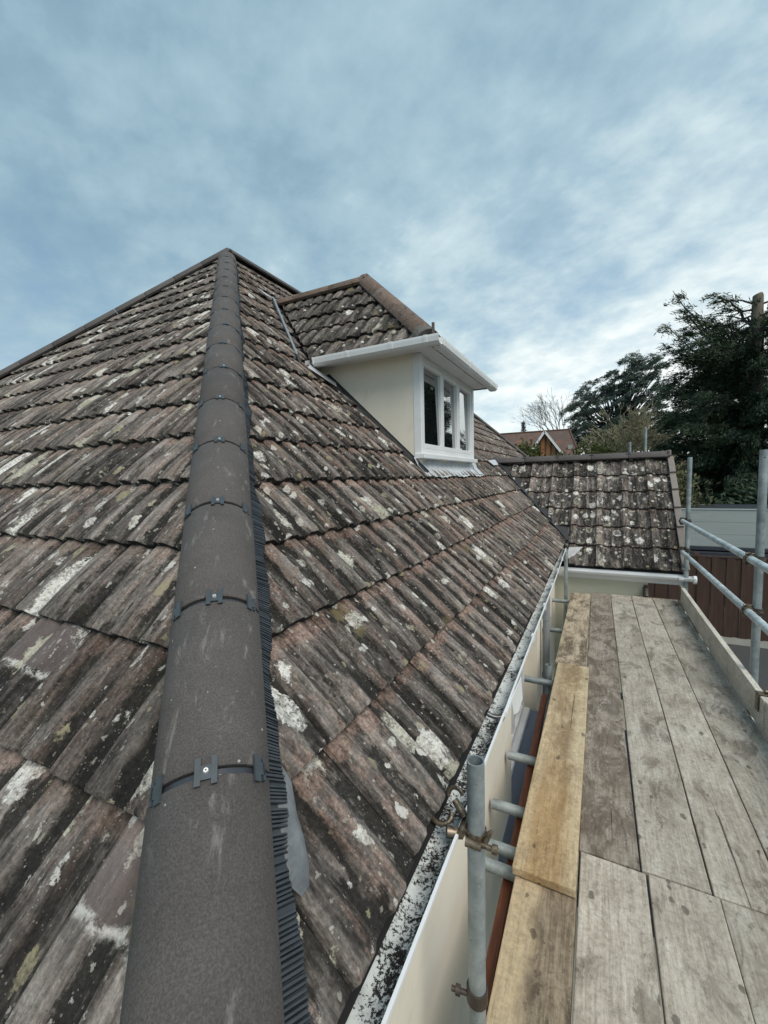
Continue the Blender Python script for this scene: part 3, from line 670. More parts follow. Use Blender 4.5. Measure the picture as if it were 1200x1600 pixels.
# valley lead + black valley edge
vd = V((-1, 1, TA)).normalized()
vs0 = V((XE+.04, VY-.04, ZE-.035)); vl = MB()
n_s = vd.cross(V((0, 0, 1))).normalized()
Lv = (WRZ-ZE)/vd.z+.02
vl.add([vs0-n_s*.16-V((0, 0, -.06)), vs0, vs0+n_s*.16+V((0, 0, .06)), vs0-n_s*.16+vd*Lv+V((0, 0, .06)), vs0+vd*Lv, vs0+n_s*.16+vd*Lv+V((0, 0, .06))], [(0, 1, 4, 3), (1, 2, 5, 4)])
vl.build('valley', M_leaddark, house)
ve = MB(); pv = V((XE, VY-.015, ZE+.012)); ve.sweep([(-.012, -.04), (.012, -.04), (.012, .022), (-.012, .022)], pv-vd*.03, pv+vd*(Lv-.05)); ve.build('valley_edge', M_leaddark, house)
le = MB()   # bright lead dressed out at the foot and the head of the valley
le.add([V((-.40, 6.35, .60)), V((-.33, 6.30, .56)), V((-.16, 6.36, wing_z(6.36)+.02)), V((-.24, 6.27, wing_z(6.27)+.02)), V((-.31, 6.20, wing_z(6.20)+.02)), V((-.36, 6.2, .44))], [(0, 5, 4, 3, 2, 1)])
le.build('lead_flashing', M_leadmid, house)
le = MB(); le.add([on_side(6.95, 1.58, .03), on_side(7.35, 1.60, .04), on_side(7.45, 1.72, .05), on_side(6.90, 1.70, .03)], [(0, 1, 2, 3)]); le.build('lead_flashing', M_leadlight, house)
# ridge tiles of the wing with clips
capw, _ = cap_mesh(.455, .10, .085); ME_CAPW = mesh_of(capw, 'ridge_tile', M_capfar)
nW = 5
for i in range(nW):
    x = WX1-.05-(i+1)*.52
    fm = cap_frame((x+.005, WRY, WRZ+.065), (1, 0, 0)) @ Matrix.Scale(.515/.455, 4, V((0, 1, 0)))
    o_ = inst('ridge_tile', ME_CAPW, wing, fm)
    if i: 
        k = MB(); k.box((-.03, -.02, .001), (.03, .02, .012)); kk = mesh_of(k, 'clip', M_clip)
b = MB(); b.box((WX1-.055, WRY-.095, WRZ-.02), (WX1-.01, WRY+.095, WRZ+.075)); b.build('ridge_end_cap', M_verge, wing, bevel=.02)
for i in range(nW):
    for sy in (-1, 0, 1):
        k = MB(); x = WX1-.05-(i+1)*.52
        k.box((x-.03, WRY+sy*.06-.016, WRZ+.066-.03*abs(sy)), (x+.03, WRY+sy*.06+.016, WRZ+.078-.03*abs(sy))); k.build('clip', M_clip, wing)
# dry verge units
for i in range(6):
    s0_ = i*.345; y0 = WY0+s0_*CA-.02; z0 = WZ0+s0_*SA+.012; y1 = WY0+(s0_+.37)*CA; z1 = WZ0+(s0_+.37)*SA-.012
    k = MB(); dr = (V((0, y1, z1))-V((0, y0, z0)))
    k.sweep([(-.055, -.01), (-.055, .018), (.016, .022), (.022, .012), (.022, -.13), (.008, -.13), (.008, -.01)], (WX1, y0, z0), (WX1, y1, z1), up=(0, -SA, CA)); k.build('verge_tile', M_verge, wing, bevel=.004)
# wing gutter, fascia, walls
wg = MB(); half_round(wg, (-.37, 6.125, .285), (1.07, 6.125, .285), R=.052, mi=0)
wgo = wg.build('wing_gutter', [M_white], house)
k = MB(); o_, i_ = gutter_profile(.058); k.sweep(o_, (.90, 6.125, .287), (.95, 6.125, .287), closed=False, smooth=True); k.sweep([(.05, -.02), (.064, -.02), (.064, .01), (.05, .01)], (.90, 6.125, .287), (.95, 6.125, .287)); k.build('gutter_bracket', M_white, wgo)
k = MB(); k.tube((1.055, 6.125, .26), (1.085, 6.125, .26), .05, seg=18); k.build('gutter_end', M_white, wgo)
b = MB(); b.box((-.45, 6.185, .185), (.98, 6.205, .30)); b.build('wing_fascia', M_white, house)
b = MB(); b.box((-.52, 6.24, GZ-.05), (.60, 9.1, .20)); b.prism([(.55, 6.24, .2), (.55, 9.16, .2), (.55, WRY, WRZ-.12)], (.045, 0, 0)); b.build('wing_wall', M_renderg, house)
b = MB(); b.box((-.45, 6.206, .165), (.98, 6.30, .184)); b.build('wing_soffit', M_white, house)
b = MB(); b.box((.545, 6.19, -.02), (.60, 6.24, .10)); b.tube((.575, 6.18, .09), (.575, 6.12, .0), .028, .034, 12); b.box((.555, 6.20, .09), (.595, 6.235, .13)); b.build('wall_lamp', M_darksteel, house, bevel=.004)

# ---- dormer
DX, DY0, DY1 = -1.45, 3.62, 5.45          # face and cheeks
DZ0, DZ1 = 1.70, 2.698
def main_x(z): return XE-(z-ZE)/TA
dorm = MB()
ck = [(DX-.012, DZ0), (DX-.012, DZ1), (main_x(DZ1)-.1, DZ1), (main_x(DZ0)-.06, DZ0-.02)]
dorm.prism([(x, DY0, z) for x, z in ck], (0, .09, 0)); dorm.prism([(x, DY1-.09, z) for x, z in ck], (0, .09, 0))
dorm.box((DX-.08, DY0+.092, 1.62), (DX-.03, DY1-.092, 1.80))
dorm = dorm.build('dormer', M_render, house, fixn=True)
# window: outer posts, three casements
fr_ = MB()
zb, zt = 1.775, 2.694
fr_.box((DX-.06, DY0-.004, zb), (DX+.016, DY0+.06, zt)); fr_.box((DX-.06, DY1-.06, zb), (DX+.016, DY1+.004, zt))
y0_, y1_ = DY0+.061, DY1-.061
fr_.box((DX-.05, y0_, zb+.02), (DX+.008, y1_, zb+.07)); fr_.box((DX-.05, y0_, zt-.042), (DX+.008, y1_, zt))
cw = (y1_-y0_)/3
panes = []
for i in range(3):
    a_, c_ = y0_+cw*i+.003, y0_+cw*(i+1)-.003
    z0_, z1_ = zb+.071, zt-.043; q = .046
    fr_.box((DX-.045, a_, z0_), (DX+.004, a_+q, z1_)); fr_.box((DX-.045, c_-q, z0_), (DX+.004, c_, z1_))
    fr_.box((DX-.045, a_+q+.0005, z0_), (DX+.0035, c_-q-.0005, z0_+q)); fr_.box((DX-.045, a_+q+.0005, z1_-q), (DX+.0035, c_-q-.0005, z1_))
    panes.append((a_+q-.004, c_-q+.004, z0_+q-.004, z1_-q+.004))
fr_.build('window_frame', M_white, dorm, bevel=.005)
for (a_, c_, z0_, z1_) in panes:
    g = MB(); tw_ = 0.0 if a_ < 4.0 else .042; pc = V((DX-.028, (a_+c_)/2, (z0_+z1_)/2)); hw_, hh_ = (c_-a_)/2, (z1_-z0_)/2
    g.box((-.005, -hw_, -hh_), (.005, hw_, hh_), mat=Matrix.Translation(pc) @ Matrix.Rotation(tw_, 4, 'Z') @ Matrix.Rotation(-.02, 4, 'Y')); g.build('pane', M_glass, dorm)
g = MB(); g.box((DX-.05, DY0-.03, zb-.028), (DX+.055, DY1+.03, zb+.019)); g.build('sill', M_white, dorm, bevel=.006)
# lead apron below the sill and stepped flashing up the cheeks
ap = MB(); nA = 52; vs = []
for i in range(nA+1):
    y = 3.56+(5.74-3.56)*i/nA; wv = .007*math.sin(y/.1475*2*math.pi)
    for (s_, of) in ((1.36, .012), (1.50, .018), (1.575, .05)): vs.append(on_side(y, s_+.012*math.sin(y*9), of+wv*(s_ < 1.55)))
ap.add(vs, [(3*i+k, 3*i+k+3, 3*i+k+4, 3*i+k+1) for i in range(nA) for k in range(2)], 0, True); ap.build('lead_apron', M_leadlight, dorm)
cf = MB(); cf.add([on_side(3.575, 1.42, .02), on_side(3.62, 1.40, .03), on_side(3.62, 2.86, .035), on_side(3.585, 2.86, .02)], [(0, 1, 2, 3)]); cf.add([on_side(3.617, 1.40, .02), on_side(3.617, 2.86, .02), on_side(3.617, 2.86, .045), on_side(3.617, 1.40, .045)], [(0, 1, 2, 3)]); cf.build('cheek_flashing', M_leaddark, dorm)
cf = MB(); cf.add([on_side(5.455, 1.38, .02), on_side(5.62, 1.38, .022), on_side(5.58, 2.86, .02), on_side(5.455, 2.86, .04)], [(0, 1, 2, 3)]); cf.build('cheek_flashing', M_leadlight, dorm)
cf = MB(); cf.add([on_side(3.28, 2.86, .032), on_side(3.50, 2.62, .035), on_side(3.56, 2.70, .04), on_side(3.36, 2.92, .045)], [(0, 1, 2, 3)]); cf.build('lead_flashing', M_leadlight, dorm)
# dormer roof: eaves at z 2.73, hips to the apex, ridge back into the main roof
EX, EY0, EY1, EZ = -1.245, 3.43, 5.55, 2.735
AP = V((-2.44, 4.49, 3.88))
d1 = math.atan2(AP.z-EZ, AP.y-EY0); d2 = math.atan2(AP.z-EZ, EX-AP.x)
hipv = (AP-V((EX, EY0, EZ))); hn = V((-hipv.y, hipv.x, 0)).normalized()
if hn.x > 0: hn = -hn
vtop = V((main_x(AP.z), AP.y, AP.z)); vbot = V((main_x(EZ), EY0, EZ)); vv = vtop-vbot; vn = V((vv.y, -vv.x, 0)).normalized()
if vn.x < 0: vn = -vn
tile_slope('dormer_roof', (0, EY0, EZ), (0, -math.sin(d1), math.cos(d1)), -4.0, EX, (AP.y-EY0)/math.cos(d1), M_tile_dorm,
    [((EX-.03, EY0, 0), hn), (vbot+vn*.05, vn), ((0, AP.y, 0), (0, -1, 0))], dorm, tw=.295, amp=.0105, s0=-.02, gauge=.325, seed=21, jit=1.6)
hipv2 = (AP-V((EX, EY1, EZ))); hn2 = V((-hipv2.y, hipv2.x, 0)).normalized()
if hn2.x < 0: hn2 = -hn2
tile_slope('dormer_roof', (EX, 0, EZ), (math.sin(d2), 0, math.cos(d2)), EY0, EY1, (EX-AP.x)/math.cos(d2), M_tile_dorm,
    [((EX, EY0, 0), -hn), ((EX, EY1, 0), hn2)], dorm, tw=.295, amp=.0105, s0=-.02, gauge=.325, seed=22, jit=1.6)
b = MB(); e_ = V((0, 0, -.05))
c_ = [V((EX-.02, EY0+.02, EZ)), V((EX-.02, EY1-.02, EZ)), AP, vtop+V((-.4, 0, 0)), vbot+V((-.2, .02, 0)), V((vbot.x-.2, EY1-.02, EZ))]
b.add([v+e_ for v in c_], [(0, 1, 2), (0, 2, 3, 4), (1, 5, 3, 2)]); b.build('dormer_underlay', M_under, dorm)
b = MB(); b.add([v for v in c_[1:]], [(1, 2, 4, 0)]); b.build('dormer_back_slope', M_tile_dorm, dorm)
capd, _ = cap_mesh(.62, .100, .092, .022); ME_CAPD = mesh_of(capd, 'ridge_tile', M_capold)
def drun(p, q, n, lift=.06):
    p, q = V(p), V(q); st = (q-p)/n
    for i in range(n): inst('ridge_tile', ME_CAPD, dorm, cap_frame(p+st*i+V((0, 0, lift)), q-p) @ Matrix.Scale(st.length/.622, 4, V((0, 1, 0))))
drun((EX-.07, EY0+.07, EZ+.06), AP, 3, .08); drun((EX-.07, EY1-.07, EZ+.06), AP, 3, .08); drun(AP, vtop+V((-.1, 0, 0)), 3, .055)
b = MB()    # mortar bedding closing the foot of the near hip
hd = (AP-V((EX, EY0, EZ))).normalized(); f0 = V((EX-.05, EY0+.05, EZ+.06)); pr_ = [(math.sin(math.radians(a))*.115, math.cos(math.radians(a))*.115-.07) for a in range(-85, 86, 17)]
b.sweep(pr_+[(.115, -.10), (-.115, -.10)], f0-hd*.015, f0+hd*.10); b.build('mortar', M_mortar, dorm)
hi_ = MB(); hi_.sweep([(-.012, -.004), (.012, -.004), (.012, .004), (-.012, .004)], f0-hd*.09+V((.0, 0, -.02)), f0+hd*.04+V((0, 0, -.05))); hi_.sweep([(-.012, -.004), (.012, -.004), (.012, .004), (-.012, .004)], f0-hd*.09+V((0, 0, -.025)), f0-hd*.09+V((.0, 0, .12)), up=(1, -1, 0)); hi_.build('hip_iron', M_darksteel, dorm)
# dormer gutters (squarish), fascia, soffit
sq = [(-.052, 0), (-.052, .004), (-.056, .005), (-.056, -.012), (-.05, -.05), (-.028, -.068), (.028, -.068), (.05, -.05), (.056, -.012), (.056, .005), (.052, .004), (.052, 0), (.046, -.046), (.026, -.062), (-.026, -.062), (-.046, -.046)]
dg = MB(); gz = EZ+.005; gy, gx = EY0-.02, EX+.02
dg.sweep(sq, (-2.42, gy, gz-.012), (gx+.056, gy, gz)); dg.sweep(sq, (gx, gy+.057, gz), (gx, EY1+.06, gz))
for p, q in (((-2.06, gy, gz-.008), (-2.03, gy, gz-.008)), ((-1.62, gy, gz-.003), (-1.585, gy, gz-.003)), ((-1.30, gy, gz), (-1.27, gy, gz)), ((gx, 3.52, gz), (gx, 3.555, gz)), ((gx, 4.35, gz), (gx, 4.385, gz)), ((gx, 5.3, gz), (gx, 5.33, gz))):
    dg.sweep([(u*1.09, v*1.07+.001) for u, v in sq], p, q)
dg.sweep([(u*1.12, v*1.1) for u, v in sq[:12]], (gx, EY1+.055, gz), (gx, EY1+.075, gz)); dg.sweep([(u*1.1, v*1.06) for u, v in sq[:12]], (-2.43, gy, gz-.012), (-2.418, gy, gz-.012))
dg.build('dormer_gutter', M_white, dorm, bevel=0)
b = MB(); b.box((main_x(EZ)-.02, EY0+.045, DZ1-.005), (EX-.065, EY0+.063, EZ+.02)); b.box((EX-.064, EY0+.045, DZ1-.005), (EX-.045, EY1-.045, EZ+.02)); b.build('dormer_fascia', M_white, dorm)
b = MB(); b.box((main_x(EZ)-.02, EY0+.064, DZ1-.003), (EX-.066, EY1-.05, DZ1+.009)); b.build('dormer_soffit', M_white, dorm)
# metal edge of the dormer's near valley
b = MB(); vdn = vv.normalized(); b.sweep([(-.011, -.02), (.011, -.02), (.011, .02), (-.011, .02)], vbot+V((-.02, -.07, .035)), vtop+V((.03, -.10, .04)))
b.build('valley_edge', M_steelblue, dorm)
b = MB(); q = vbot+V((-.02, -.07, .0)); b.tube(q+V((0, 0, .05)), q+V((.05, -.02, -.05)), .018, seg=10); b.build('valley_end', M_leaddark, dorm)
b = MB(); p = vtop+V((.03, -.10, .04)); b.add([p+V((-.06, -.02, .05)), p+V((.06, -.03, -.03)), p+V((.03, -.16, -.02)), p+V((-.12, -.17, .11))], [(0, 1, 2, 3)]); b.build('lead_flashing', M_leadlight, dorm)

# ------------------------------------------------------------------ scaffold
scaf = empty('scaffold', (.97, 3.6, GZ), 'galvanised tube scaffold with rusty couplers and two guard rails beside the eaves', 'scaffold')
TR = .0242
def tubeobj(name, p, q, label=None):
    b_ = MB(); b_.tube(p, q, TR, seg=20, wall=.004)
    o_ = b_.build(name, M_galv, scaf)
    if label: o_['label'] = label
    return o_
for (x, y, zt_) in ((-.285, 1.075, .80), (-.357, 6.07, .645), (-.325, 3.47, .06), (.975, 3.6, 1.70), (.985, 6.15, 1.735), (.55, 9.35, 2.15), (.80, 9.35, 2.40), (.975, -.9, 1.7)):
    tubeobj('standard', (x, y, GZ), (x, y, zt_))
for p_, q_ in (((.925, -1.2, .972), (.925, 6.12, .975)), ((.925, -1.2, .628), (.925, 6.06, .605))):
    o = tubeobj('guard_rail', p_, q_); o.data.materials[0] = M_galvhilite
for y in (.62, 1.655, 1.755, 2.0, 2.41, 3.42, 4.65, 5.78): tubeobj('transom', (-.445 if y < 2.6 else -.50, y, -.066), (1.02, y+.01, -.066))
tubeobj('ledger', (.926, -1.2, -.118), (.926, 6.3, -.118)); tubeobj('ledger', (-.20, -1.2, -.118), (-.20, 6.2, -.118))
def coupler(p, a, b_ax, mat, parent=scaf):
    """double coupler at p: a band round the tube along a, a second round the tube along b_ax, flaps and bolts"""
    k = MB(); p = V(p); a = V(a).normalized(); c = V(b_ax).normalized(); n = a.cross(c).normalized()
    k.tube(p-a*.024, p+a*.024, TR+.006, seg=18)
    k.tube(p-a*.012, p+a*.012, TR+.010, seg=18)
    for sg in (-1, 1):
        k.tube(p+c*(TR+.012)*sg-n*.022, p+c*(TR+.012)*sg+n*.05, .008, .006, 10); k.tube(p+c*(TR+.012)*sg+n*.032, p+c*(TR+.012)*sg+n*.046, .013, .013, 6)
        k.tube(p+c*(TR+.012)*sg-a*.014, p+c*(TR+.012)*sg+a*.014, .010, .010, 10)
    return k.build('coupler', mat, parent)
Zx, Yx, Xx = (0, 0, 1), (0, 1, 0), (1, 0, 0)
# the rusty coupler on the near standard: band, swivel plate, bolts, flap and a second open band toward the roof
k = MB(); P0 = V((-.285, 1.075, .585))
k.tube(P0-V((0, 0, .016)), P0+V((0, 0, .016)), TR+.0055, seg=20)
k.tube(P0+V((-.034, -.012, -.002)), P0+V((-.075, -.03, .004)), .013, .016, 12)
k.tube(P0+V((-.034, .012, .03)), P0+V((-.07, .03, .055)), .012, .010, 12); k.tube(P0+V((-.034, -.03, .012)), P0+V((-.034, .03, .012)), .011, seg=12)
for i in range(9):      # open band (half ring)
    a0, a1 = math.radians(200+i*20), math.radians(220+i*20); c0 = P0+V((-.105, .01, .018)); r_ = .032
    k.tube(c0+V((r_*math.cos(a0), r_*.7*math.sin(a0), r_*.45*math.sin(a0))), c0+V((r_*math.cos(a1), r_*.7*math.sin(a1), r_*.45*math.sin(a1))), .0075, seg=8)
for i in range(8):
    a0, a1 = math.radians(20+i*22), math.radians(42+i*22); c0 = P0+V((-.072, .045, .055)); r_ = .022
    k.tube(c0+V((r_*math.cos(a0), .3*r_*math.sin(a0), r_*math.sin(a0))), c0+V((r_*math.cos(a1), .3*r_*math.sin(a1), r_*math.sin(a1))), .006, seg=8)
k.tube(P0+V((.02, -.028, .0)), P0+V((.066, -.026, .0)), .0065, .0065, 10); k.tube(P0+V((.05, -.027, 0)), P0+V((.064, -.026, 0)), .0125, .0125, 6)
k.box((-.004, -.010, -.022), (.004, .012, .034), mat=Matrix.Translation(P0+V((.031, -.016, .006))) @ Matrix.Rotation(.35, 4, 'Y') @ Matrix.Rotation(-.5, 4, 'Z'))
k.tube(P0+V((-.02, -.03, -.004)), P0+V((.022, -.032, -.004)), .012, .010, 12)
k.build('coupler', M_rust, scaf, bevel=.002)
k = MB(); P1 = V((-.285, 1.075, .10)); k.tube(P1-V((0, 0, .02)), P1+V((0, 0, .02)), TR+.006, seg=18); k.tube(P1+V((-.02, -.012, 0)), P1+V((-.07, -.02, 0)), .007, .007, 10); k.tube(P1+V((-.045, -.016, 0)), P1+V((-.058, -.018, 0)), .013, .013, 6); k.build('coupler', M_darksteel, scaf)
for (y, xs) in ((3.6, .975), (6.15, .985)):
    for z in (.972, .617): coupler((xs, y, z+.0), Zx, Yx, M_darksteel); coupler((.925, y-.02 if y > 5 else y, z), Yx, Zx, M_rust if y < 5 else M_darksteel)
    coupler((xs, y, -.10), Zx, Yx, M_darksteel)
coupler((-.357, 6.07, .60), Zx, Yx, M_darksteel)

# ------------------------------------------------------------------ boards
def board(name, lo, hi, mat, label, cat='scaffold board', group='scaffold boards laid as the deck', rot=0.0, bev=.004):
    c = V(((lo[0]+hi[0])/2, (lo[1]+hi[1])/2, (lo[2]+hi[2])/2)); h = V(hi)-c; L_ = hi[1]-lo[1]
    b_ = MB(); n = max(2, int(L_/.35)); rn = random.Random(hash(label) % 1000 if False else len(label)*7+int(lo[1]*100))
    ph = rn.uniform(0, 6); V_ = []
    for i in range(n+1):
        y = -h.y+2*h.y*i/n; sx = .0022*math.sin(ph+y*1.7); sz = .002*math.sin(ph*2+y*2.3)
        for (x, z) in ((-h.x, -h.z), (h.x, -h.z), (h.x, h.z), (-h.x, h.z)): V_.append((x+sx+rn.uniform(-.0008, .0008), y, z+(sz if z > 0 else 0)))
    fs = [(4*i+k, 4*i+(k+1) % 4, 4*i+4+(k+1) % 4, 4*i+4+k) for i in range(n) for k in range(4)]+[(0, 3, 2, 1), (4*n, 4*n+1, 4*n+2, 4*n+3)]
    b_.add(V_, [f[::-1] for f in fs]); o_ = b_.build(name, mat, None, bevel=bev, fixn=True)
    o_.location = c; o_.rotation_euler.z = rot
    return tag(o_, label, cat, group)
G1 = 'scaffold boards laid as the deck'
XS = [-.05+.229*k for k in range(5)]; g_ = .0025; zt_ = 0.0; zb_ = -.038
J = 1.82
board('scaffold_board', (XS[0]+g_, J+.004, zb_), (XS[1]-g_-.003, 6.10, zt_-.002), M_boardbrown, 'brown stained board just right of the pale doubled plank on the far deck')
board('scaffold_board', (XS[1]+g_, J+.004, zb_), (XS[2]-g_, 6.11, zt_+.001), M_board, 'grey board with a round dark knot hole, second from the pale plank')
board('scaffold_board', (XS[2]+g_, J+.002, zb_), (XS[3]-g_, 6.12, zt_), M_board, 'smooth grey board between the knotted board and the outermost board on the far deck')
board('scaffold_board', (XS[3]+g_, J+.006, zb_), (XS[4]+.0325, 6.12, zt_-.001), M_board, 'outermost grey board running beside the upright toe boards')
board('scaffold_board', (-.268, -1.3, zb_), (-.047, J-.01, zt_-.004), M_boardold, 'yellow and dark brown board whose end lies under the pale plank')
board('scaffold_board', (XS[0]+.002, -1.3, zb_), (XS[1]+.004, J-.003, zt_), M_board, 'grey board with dark oil blots, in front of the brown stained board', rot=-.006)
board('scaffold_board', (XS[1]+.011, -1.3, zb_), (XS[2]+.006, J-.003, zt_+.001), M_board, 'grey board with a long split, in the near deck between two grey boards', rot=-.006)
board('scaffold_board', (XS[2]+.012, -1.3, zb_), (XS[3]+.01, J-.004, zt_-.001), M_board, 'near grey board butting the smooth board at the bottom right corner of the deck', rot=-.006)
board('scaffold_board', (XS[3]+.015, -1.3, zb_), (XS[4]+.0325, J-.004, zt_), M_board, 'outermost near grey board beside the shorter toe board')
board('scaffold_board', (-.279, J+.006, zb_), (XS[0]-g_, 6.05, zt_-.003), M_boardbrown, 'brown stained lower board carrying the doubled planks beside the gutter gap')
board('scaffold_board', (-.272, 1.585, .002), (-.042, 3.60, .040), M_boardpale, 'pale yellow plank doubled on top of the deck beside the gutter', rot=-.004, bev=.005)
board('scaffold_board', (-.283, 3.606, .001), (-.062, 5.88, .039), M_boardrot, 'brown split plank laid beyond the pale yellow plank, ending at the wing wall', rot=-.004, bev=.005)
o = board('scaffold_board', (-.335, 1.0, -.135), (-.295, 3.3, -.098), M_redwood, 'narrow red-brown timber edge showing under the pale plank', 'timber batten', None, rot=.018)
o.name = 'timber_batten'
board('toe_board', (.90, 3.14, .004), (.938, 6.02, .20), M_toe, 'long pale toe board on edge running to the wing gutter', 'toe board', 'toe boards along the outer deck edge')
board('toe_board', (.904, -1.2, .004), (.942, 3.13, .205), M_toe, 'near pale toe board with the metal clip at its far end', 'toe board', 'toe boards along the outer deck edge')
k = MB(); k.box((.890, 3.20, .10), (.897, 3.25, .214)); k.box((.890, 3.20, .207), (.965, 3.25, .214)); k.tube((.93, 3.225, .225), (1.0, 3.23, .22), .012, seg=10); k.box((.942, 3.2, .12), (.948, 3.25, .2065))
k.build('toe_board_clip', M_rust, scaf, bevel=.003)
k = MB(); k.box((.893, 5.93, .05), (.899, 5.97, .206)); k.box((.893, 5.93, .2012), (.95, 5.97, .207)); k.build('toe_board_clip', M_darksteel, scaf)
#BG
# ------------------------------------------------------------------ vegetation
def leaf_mat(name, dk, md, lt, spec=.25):
    m, t = newmat(name); a = t.attr('tr'); P = t.coord(); n = t.noise(P, .55, 4, .6)
    c = t.ramp(t.m('ADD', t.m('MULTIPLY', a, .55), t.m('MULTIPLY', n, .5)), [(.22, dk), (.5, md), (.8, lt)])
    t.out(c, .7, spec=spec); return m
M_conifer = leaf_mat('yew_foliage', (.012, .026, .018), (.027, .050, .031), (.062, .088, .042))
M_cedar = leaf_mat('cedar_foliage', (.034, .055, .047), (.070, .104, .084), (.125, .165, .13))
M_bushg = leaf_mat('laurel_foliage', (.030, .042, .014), (.062, .080, .024), (.12, .13, .045))
M_olive = leaf_mat('olive_foliage', (.05, .055, .025), (.10, .10, .05), (.17, .16, .085))
M_spruce = leaf_mat('spruce_foliage', (.05, .065, .065), (.08, .095, .095), (.11, .125, .12))
M_bark = plain('bark', (.065, .055, .045), .9, .35, 5, stretch=(4, 4, .6), bump=.6)
M_barkpale = plain('sawn_bare_trunk', (.17, .148, .115), .85, .25, 3, stretch=(3, 3, .5), bump=.4, dirt=(.12, .11, .085), dsc=3)
M_twig = plain('bare_twigs', (.29, .265, .175), .85, .3, 3)
M_twiggrey = plain('grey_twigs', (.24, .24, .24), .85, .2, 3)
M_branchdark = plain('dark_branches', (.045, .042, .040), .9, .3, 4)

def leaves(name, C_, D_, Ln, Wd, tr, mat, parent):
    """many small pointed leaf-sprays: centre, direction, length, width per spray"""
    C_ = np.asarray(C_, float); D_ = np.asarray(D_, float); n = len(C_)
    D_ = D_/np.maximum(np.linalg.norm(D_, axis=1, keepdims=True), 1e-6)
    R_ = RNG.normal(size=(n, 3)); Sd = np.cross(D_, R_); Sd /= np.maximum(np.linalg.norm(Sd, axis=1, keepdims=True), 1e-6)
    Ln = np.asarray(Ln)[:, None]; Wd = np.asarray(Wd)[:, None]
    Vx = np.empty((n, 4, 3)); Vx[:, 0] = C_-D_*Ln*.5; Vx[:, 1] = C_+Sd*Wd*.5; Vx[:, 2] = C_+D_*Ln*.5; Vx[:, 3] = C_-Sd*Wd*.5
    me = bpy.data.meshes.new(name); me.vertices.add(4*n); me.vertices.foreach_set('co', Vx.ravel())
    me.loops.add(4*n); me.loops.foreach_set('vertex_index', np.arange(4*n, dtype=np.int32))
    me.polygons.add(n); me.polygons.foreach_set('loop_start', np.arange(0, 4*n, 4, dtype=np.int32))
    try: me.polygons.foreach_set('loop_total', np.full(n, 4, dtype=np.int32))
    except Exception: pass
    at = me.attributes.new('tr', 'FLOAT', 'POINT'); at.data.foreach_set('value', np.repeat(np.asarray(tr, float), 4))
    me.update(calc_edges=True); me.validate(); me.materials.append(mat)
    return link(name, me, parent)
class Fol:
    def __init__(s): s.c = []; s.d = []; s.l = []; s.w = []; s.t = []
    def spray(s, p, dr, n, rad, ln, wd, droop=0.0, up=0.0, flat=1.0, along=.5, tone=None):
        p = np.asarray(p, float); dr = np.asarray(dr, float); dr = dr/max(np.linalg.norm(dr), 1e-6)
        o = RNG.normal(size=(n, 3))*rad; o[:, 2] *= flat
        dd = dr*along+RNG.normal(size=(n, 3))*.5; dd[:, 2] += up-droop
        t0 = RNG.random() if tone is None else tone
        s.c += list(p+o); s.d += list(dd); s.l += list(ln*RNG.uniform(.6, 1.3, n)); s.w += list(wd*RNG.uniform(.6, 1.3, n))
        s.t += list(np.clip(t0+RNG.normal(size=n)*.15, 0, 1))
    def build(s, name, mat, parent): return leaves(name, s.c, s.d, s.l, s.w, s.t, mat, parent)
def limb(mb, pts, r0_, r1_, seg=6):
    n = len(pts)-1
    for i in range(n): mb.tube(pts[i], pts[i+1], r0_+(r1_-r0_)*i/n, r0_+(r1_-r0_)*(i+1)/n, seg, cap=False)
def curve(p, q, sag=0.0, n=6, jit=0.0, rn=random):
    p, q = V(p), V(q); out = []
    for i in range(n+1):
        t_ = i/n; v = p.lerp(q, t_); v.z += sag*4*t_*(1-t_)
        if 0 < i < n and jit: v += V((rn.uniform(-jit, jit), rn.uniform(-jit, jit), rn.uniform(-jit, jit)))
        out.append(v)
    return out

# big half-felled conifer beyond the outbuilding
cy = 24.0; TX = 6.05
con = empty('conifer_tree', (TX, cy, GZ), 'tall dark evergreen with a sawn-off bare trunk top, beside the right scaffold poles', 'tree')
rn = random.Random(31)
b = MB(); limb(b, [V((TX+.15, cy, GZ)), V((TX+.1, cy, 2)), V((TX, cy, 5.5)), V((TX, cy, 7.6))], .45, .24, 10); con_t = b.build('trunk', M_bark, con)
b = MB(); limb(b, [V((TX, cy, 7.55)), V((TX, cy, 9.0))], .225, .185, 12); b.tube((TX, cy, 8.98), (TX-.03, cy, 9.06), .185, .16, 12); b.build('sawn_trunk', M_barkpale, con)
fol = Fol(); lb = MB()
ends = []
for k in range(150):
    z0 = rn.uniform(-1.2, 7.4); an = rn.uniform(0, 2*math.pi)
    hh = (z0+1.2)/8.6
    ln = (3.7-.7*hh)*rn.uniform(.65, 1.05)
    if z0 > 5.6: ln *= rn.uniform(.55, .95)
    rise = rn.uniform(-.4, 1.0)+hh*1.0
    p = V((TX, cy, z0)); q = p+V((math.cos(an)*ln, math.sin(an)*ln*.9, rise))
    if q.x < 2.9+.0*z0 and 5.9 < q.z < 6.8: q.x += .8
    if z0 > 6.2 and rn.random() < .5: continue
    ends.append((p, q))
for k in range(80):     # the skirt of the tree
    z0 = rn.uniform(-.8, 4.2); an = rn.uniform(1.7, 4.9); ln = rn.uniform(2.2, 3.5)
    ends.append((V((TX, cy, z0)), V((TX+math.cos(an)*ln, cy+math.sin(an)*ln, z0+rn.uniform(-.5, .6)))))
